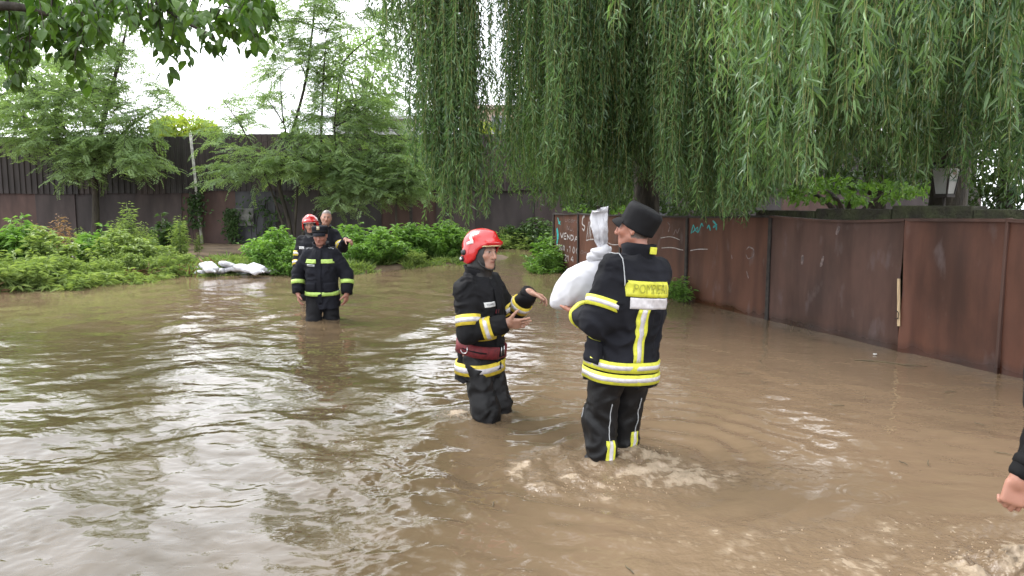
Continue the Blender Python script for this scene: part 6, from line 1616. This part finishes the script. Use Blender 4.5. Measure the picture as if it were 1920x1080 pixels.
# ---------------------------------------------------------------- overhanging broad-leaved branch, top left
def overhang():
    r = np.random.default_rng(90)
    base = np.array([-5.2, 3.6, float(gz(-5.2, 3.6)) - .2])
    t = thing('broadleaf_tree', 'broad leaved tree whose branches hang into the top of the view over the street', 'tree', base.tolist())
    top = base + np.array([.5, .2, 3.6])
    trunk_tube([base, base + [.05, 0, 1.2], base + [.2, .1, 2.4], top], [.26, .2, .17, .12], 'trunk', M_bark, t, 12, .15, 4)
    mains = [[top, at(-150, -30, 4.2), at(60, -60, 4.3), at(230, -45, 4.4), at(390, -30, 4.5)], [top, at(-100, 10, 4.0), at(30, 10, 4.0), at(100, 30, 4.1)], [top, at(-40, -80, 4.5), at(200, -110, 4.8), at(420, -70, 4.9), at(500, -40, 4.9)], [at(230, -45, 4.4), at(300, 10, 4.4), at(345, 40, 4.4), at(400, 70, 4.4)]]
    for i, p in enumerate(mains): trunk_tube(p, np.linspace(.055 if i < 3 else .014, .008, len(p)), 'branch', M_bark, t, 7, .1, 500 + i)
    tw = []; twigs = [((10, -30), (15, 178)), ((0, 20), (-20, 160)), ((35, -20), (45, 165)), ((60, 0), (30, 120)), ((90, -30), (85, 110)), ((105, 20), (115, 180)), ((120, 0), (150, 185)), ((140, -30), (165, 100)), ((165, 10), (185, 120)), ((150, 0), (130, 150)), ((200, -40), (205, 70)), ((240, -40), (235, 65)), ((250, -30), (270, 85)), ((285, -20), (300, 120)), ((300, 0), (318, 145)), ((330, 20), (350, 125)), ((345, -30), (365, 70)), ((370, 10), (400, 100)), ((400, 20), (430, 135)), ((420, -20), (470, 110)), ((440, 0), (500, 120)), ((470, -30), (520, 90)), ((380, -50), (440, 30)), ((300, -50), (330, 40)), ((450, -50), (490, 40)), ((60, 60), (10, 185)), ((180, -40), (150, 50)), ((110, -50), (60, 40)), ((20, -60), (-10, 60)), ((210, -30), (180, 60)), ((265, -60), (245, 30)), ((320, -60), (300, 40)), ((-40, -20), (-60, 150)), ((-80, 0), (-110, 140)), ((495, -40), (455, 50))]
    LV = Leaves(); paths = []
    for (a, b) in twigs:
        for rep in range(4):
            Y = r.uniform(3.9, 4.9); A0 = at(a[0] + r.normal(0, 14), a[1] + r.normal(0, 10), Y); B0 = at(b[0] + r.normal(0, 12), b[1] - abs(r.normal(0, 14)) - 8, Y + r.normal(0, .15))
            if rep: B0 = A0 + (B0 - A0) * r.uniform(.55, .9)
            m = (A0 + B0) / 2 + r.normal(0, .05, 3); p = bez(A0, m, B0, 8); paths.append(p)
            n = max(int(np.linalg.norm(B0 - A0) / .021), 8); f = np.sort(r.uniform(.02, 1, n)); k = f * 7; j = np.minimum(k.astype(int), 6); q = p[j] + (p[j + 1] - p[j]) * (k - j)[:, None]
            az = r.uniform(0, 6.28, n); o = np.stack([np.cos(az), np.sin(az), np.zeros(n)], -1); D = o * r.uniform(.4, 1.1, n)[:, None] + np.array([0, 0, -.75]) + r.normal(0, .15, (n, 3))
            q = q + o * .018; N = o * .8 + np.array([0, 0, .7]) + r.normal(0, .45, (n, 3)); sc = r.uniform(.55, 1.15, n)
            LV.add(q, D, N, .086 * sc, .054 * sc, np.clip(.40 + r.normal(0, .2, n), 0, 1), .12, .14, True)
    # the crown above, patchy
    n = 3800; c = np.array([-2.6, 5.0, 4.9]); q = rand_dir(n, r) * r.uniform(.3, 1, (n, 1)) * np.array([2.6, 2.2, 1.1]); q = q[vnoise(q * 1.4, 6) > 0.02]
    LV.add(c + q, r.normal(0, .6, q.shape) + [0, 0, -.6], r.normal(0, .5, q.shape) + [0, 0, .7], .10, .065, np.clip(.4 + r.normal(0, .2, len(q)), 0, 1), .12, .14)
    LV.build('foliage', M_lf_fore, t)
    V, Q = tubes_np(np.stack(paths), np.broadcast_to(np.linspace(.0045, .0015, 8), (len(paths), 8)), 4); obj('twigs', mesh_np('twigs', V, [Q]), M_bark, t)['kind'] = 'stuff'
overhang()

# ================================================================== sandbags on the bank
def bag_mesh(seed):
    S = Sdf(); r = np.random.default_rng(seed)
    S.box((0, 0, .085), np.eye(3), (.29, .19, .085), .08, .03)
    S.cone((-.30, r.uniform(-.05, .05), .08), (-.22, 0, .085), .03, .07, .05); S.cone((.22, 0, .085), (.31, r.uniform(-.05, .05), .075), .07, .035, .05)
    S.disp = folds(.026, 200 + seed, .75)
    V, Q = S.mesh(.022); me = mesh_np('sack_body', V, [Q]); me.materials.append(M_sack); return me
BAGS = [bag_mesh(i) for i in range(3)]
def sandbags():
    r = np.random.default_rng(5); k = 0
    rows = [(np.linspace(362, 508, 8), 511, .0), (np.linspace(368, 500, 7), 503, .13), (np.linspace(388, 490, 4), 497, .27)]
    for us, v, z in rows:
        for u in us:
            p = gnd(u + r.normal(0, 4), v, z); Y = min(max(p[1], 15.2), 16.1)
            q = at(u, v, Y)
            t = thing('sandbag', ['white sandbag half in the water along the bank', 'white sandbag laid on top of the row along the bank', 'white sandbag topmost on the low heap along the bank'][int(round(z / .135))], 'sandbag', (q[0] + r.normal(0, .06), Y + r.normal(0, .18), z * .55 - .02 + r.normal(0, .02)), r.normal(0, .9), 'white sandbags piled along the bank')
            t.scale = [r.uniform(.65, .9)] * 2 + [r.uniform(.5, .65)]
            t.rotation_euler[0] = r.normal(0, .22); t.rotation_euler[1] = r.normal(0, .18)
            o = bpy.data.objects.new('sack_body', BAGS[k % 3]); COL.objects.link(o); o.parent = t
            a = np.array([.30, 0, .08]); mb = MB(); mb.tube([a, a + [.05, .01, .01], a + [.10, .02, -.01]], [.03, .018, .04], 8); mb.build('tied_end', M_sack, t, smooth=True, world=False); k += 1
    # two stray bags in the weeds
    for (u, v, Y, lab) in ((665, 500, 16.9, 'pale sandbag half hidden among the shrubs behind the waders'), (120, 492, 13.4, 'pale torn sack lying in the bank weeds'), (1025, 505, 15.6, None)):
        if lab is None: continue
        q = gnd(u, v, .05); t = thing('sandbag', lab, 'sandbag', (q[0], q[1], float(gz(q[0], q[1])) - .02), r.uniform(0, 3)); o = bpy.data.objects.new('sack_body', BAGS[k % 3]); COL.objects.link(o); o.parent = t; k += 1
        mb = MB(); a = np.array([.30, 0, .08]); mb.tube([a, a + [.05, .01, .01], a + [.10, .02, -.01]], [.03, .018, .04], 8); mb.build('tied_end', M_sack, t, smooth=True, world=False)
sandbags()
# grey stone at the water edge, far left
S = Sdf(); c = gnd(16, 534, 0.0); S.ell(c, np.eye(3), (.22, .14, .08), .02); S.disp = lambda P: (.03 * vnoise(P * 9, 3)).astype(np.float32)
V, Q = S.mesh(.02); o = obj('stone', mesh_np('stone', V, [Q]), mat('grey_stone', (.30, .29, .28), .8, .2, 8, .4)); tag(o, 'grey stone lying at the water edge of the weedy bank', 'stone')

# ================================================================== lantern on the wall
def lantern():
    p = at(1772, 345, 8.3); sc = 8.3 / F_PX
    zb = at(1772, 366, 8.3)[2]; zt = at(1772, 313, 8.3)[2]
    t = thing('lantern', 'black framed lantern with white panes and green lettering above the rusty fence', 'lantern', (p[0], p[1], zb - .35))
    yaw = .50; R = np.array(Matrix.Rotation(yaw, 3, 'Z')); wb, wt = .066, .104
    cor = [(-1, -1), (1, -1), (1, 1), (-1, 1)]
    C = np.array([p[0], p[1], 0.0])
    def pt(sx, sy, f): 
        w_ = wb + (wt - wb) * f; return C + R @ np.array([sx * w_, sy * w_, 0]) + np.array([0, 0, zb + (zt - zb) * f])
    for (a, b) in cor: MB().tube([pt(a, b, 0), pt(a, b, 1)], .011, 6).build('frame_bar', M_iron, t)
    for f, nm in ((0, 'base_rim'), (1, 'top_rim')):
        for i in range(4):
            a, b = cor[i], cor[(i + 1) % 4]; MB().tube([pt(*a, f), pt(*b, f)], .012, 6).build(nm, M_iron, t)
    mb = MB(); P = [pt(a, b, 1) + np.array([0, 0, .012]) + R @ np.array([a * .02, b * .02, 0]) for a, b in cor]; apex = [C + R @ np.array([a * .05, b * .05, 0]) + np.array([0, 0, zt + .07]) for a, b in cor]
    mb.add(P + apex, [[0, 1, 5, 4], [1, 2, 6, 5], [2, 3, 7, 6], [3, 0, 4, 7], [4, 5, 6, 7], [3, 2, 1, 0]]); mb.build('roof', M_iron, t)
    mb = MB(); mb.box(C + [0, 0, zb - .012], (wb + .01, wb + .01, .012), R, .003); mb.build('floor_plate', M_iron, t)
    MP = mat('milky_pane', (.30, .31, .30), .35, .05)
    for i in range(4):
        a, b = cor[i], cor[(i + 1) % 4]
        q = [pt(*a, .03), pt(*b, .03), pt(*b, .97), pt(*a, .97)]; cen = np.mean(q, 0); n_ = norm(np.cross(q[1] - q[0], q[3] - q[0])); q = [cen + (x - cen) * .95 for x in q]
        mb = MB(); mb.add([x for x in q] + [x - n_ * .004 for x in q], [[0, 1, 2, 3], [7, 6, 5, 4], [0, 4, 5, 1], [1, 5, 6, 2], [2, 6, 7, 3], [3, 7, 4, 0]]); o = mb.build('pane', MP, t)
        if i in (0, 1):
            ux = norm(q[1] - q[0]); uy = norm(np.cross(n_, ux))
            pl = lambda a_, b_, n_=n_, cen=cen, ux=ux, uy=uy: cen + ux * a_ + uy * (b_ + .01) + n_ * .004
            text_on('Carlsberg', .044, pl, None, n_, 'lettering', MATS['lantern_green'], o)
            mb = MB(); mb.add([cen + ux * .034 * math.cos(x) + uy * (.085 + .034 * math.sin(x) * (1.0 if math.sin(x) > 0 else .55)) + n_ * .004 for x in np.linspace(0, 2 * PI, 16, endpoint=False)] + [cen + uy * .085 + n_ * .0045], (), [[k, (k + 1) % 16, 16] for k in range(16)]); mb.build('emblem', MATS['lantern_brown'], o)
    MB().tube([C + [0, 0, zb - .02], C + [0, 0, zb - .40]], .016, 8).build('stem', M_iron, t)
    MB().tube([C + [0, 0, zb - .30], C - FN * 0 + FN * -.05 + [0, 0, zb - .42]], .012, 8).build('bracket', M_iron, t)
mat('lantern_green', (.010, .10, .05), .6, .1, bump=0); mat('lantern_brown', (.16, .11, .085), .6, .1, bump=0)
lantern()

# ================================================================== drift on the water and splash drops
r_ = np.random.default_rng(15)
G7 = 'small dark twigs drifting on the flood'
for i, (u, v, ln) in enumerate([(1668, 681, .34), (1740, 868, .07), (1835, 795, .05), (1693, 868, .05), (1570, 760, .05), (1465, 880, .09), (1395, 700, .06), (1620, 745, .05), (1880, 850, .06), (1180, 1068, .05), (660, 1030, .04), (925, 945, .04), (1500, 720, .05), (1780, 735, .06)]):
    c = gnd(u, v, .006); a = r_.normal(0, .5) + (.0 if i == 0 else r_.uniform(0, 3)); d = np.array([math.cos(a), math.sin(a) * .7, 0]) * ln
    o = MB().tube([c - d, c - d * .3 + [0, .012 * ln * 5, .004], c + d * .4, c + d + [0, -.01, .006]], [.004, .006, .005, .003] if ln > .2 else [.002, .003, .003, .002], 6).build('drifting_twig', M_twig, smooth=True)
    tag(o, 'long dark stick drifting close to the rusty fence' if i == 0 else 'small dark twig drifting on the brown water', 'twig', None if i == 0 else G7)
c = gnd(1640, 664, .012); S = Sdf(); S.ell(c, np.eye(3), (.022, .016, .009), .01); S.disp = lambda P: (.006 * vnoise(P * 60, 3)).astype(np.float32)
V, Q = S.mesh(.006); o = obj('floating_litter', mesh_np('floating_litter', V, [Q]), M_hwhite); tag(o, 'scrap of white litter floating near the rusty fence', 'litter')
def drops():
    r = np.random.default_rng(33); mb = MB(); ico = None
    import bmesh
    bm = bmesh.new(); bmesh.ops.create_icosphere(bm, subdivisions=1, radius=1.0); bm.verts.ensure_lookup_table()
    IV = np.array([v.co[:] for v in bm.verts]); IT = np.array([[v.index for v in f.verts] for f in bm.faces]); bm.free()
    for (cx, cy, sx, sy, h, n) in ((2.0, 2.86, .24, .10, .16, 70), (.80, 4.22, .10, .08, .12, 50), (.42, 3.72, .20, .08, .05, 60), (1.7, 3.05, .35, .12, .05, 40), (-.38, 5.1, .10, .06, .05, 30)):
        for i in range(n):
            p = np.array([cx + r.normal(0, sx), cy + r.normal(0, sy), 0]); e = math.exp(-((p[0] - cx) / sx) ** 2 - ((p[1] - cy) / sy) ** 2); p[2] = .02 + h * e * r.uniform(0, 1)
            s = r.uniform(.0012, .0042); mb.add(p + IV * s * np.array([1, 1, r.uniform(.8, 1.6)]), (), IT)
    m = bpy.data.materials.new('muddy_drops'); m.use_nodes = True; b = m.node_tree.nodes['Principled BSDF']; b.inputs['Base Color'].default_value = (.36, .27, .18, 1); b.inputs['Roughness'].default_value = .1; b.inputs['IOR'].default_value = 1.33
    tag(mb.build('water_drops', m, smooth=True), 'muddy drops thrown up round the wading legs', kind='stuff')
drops()
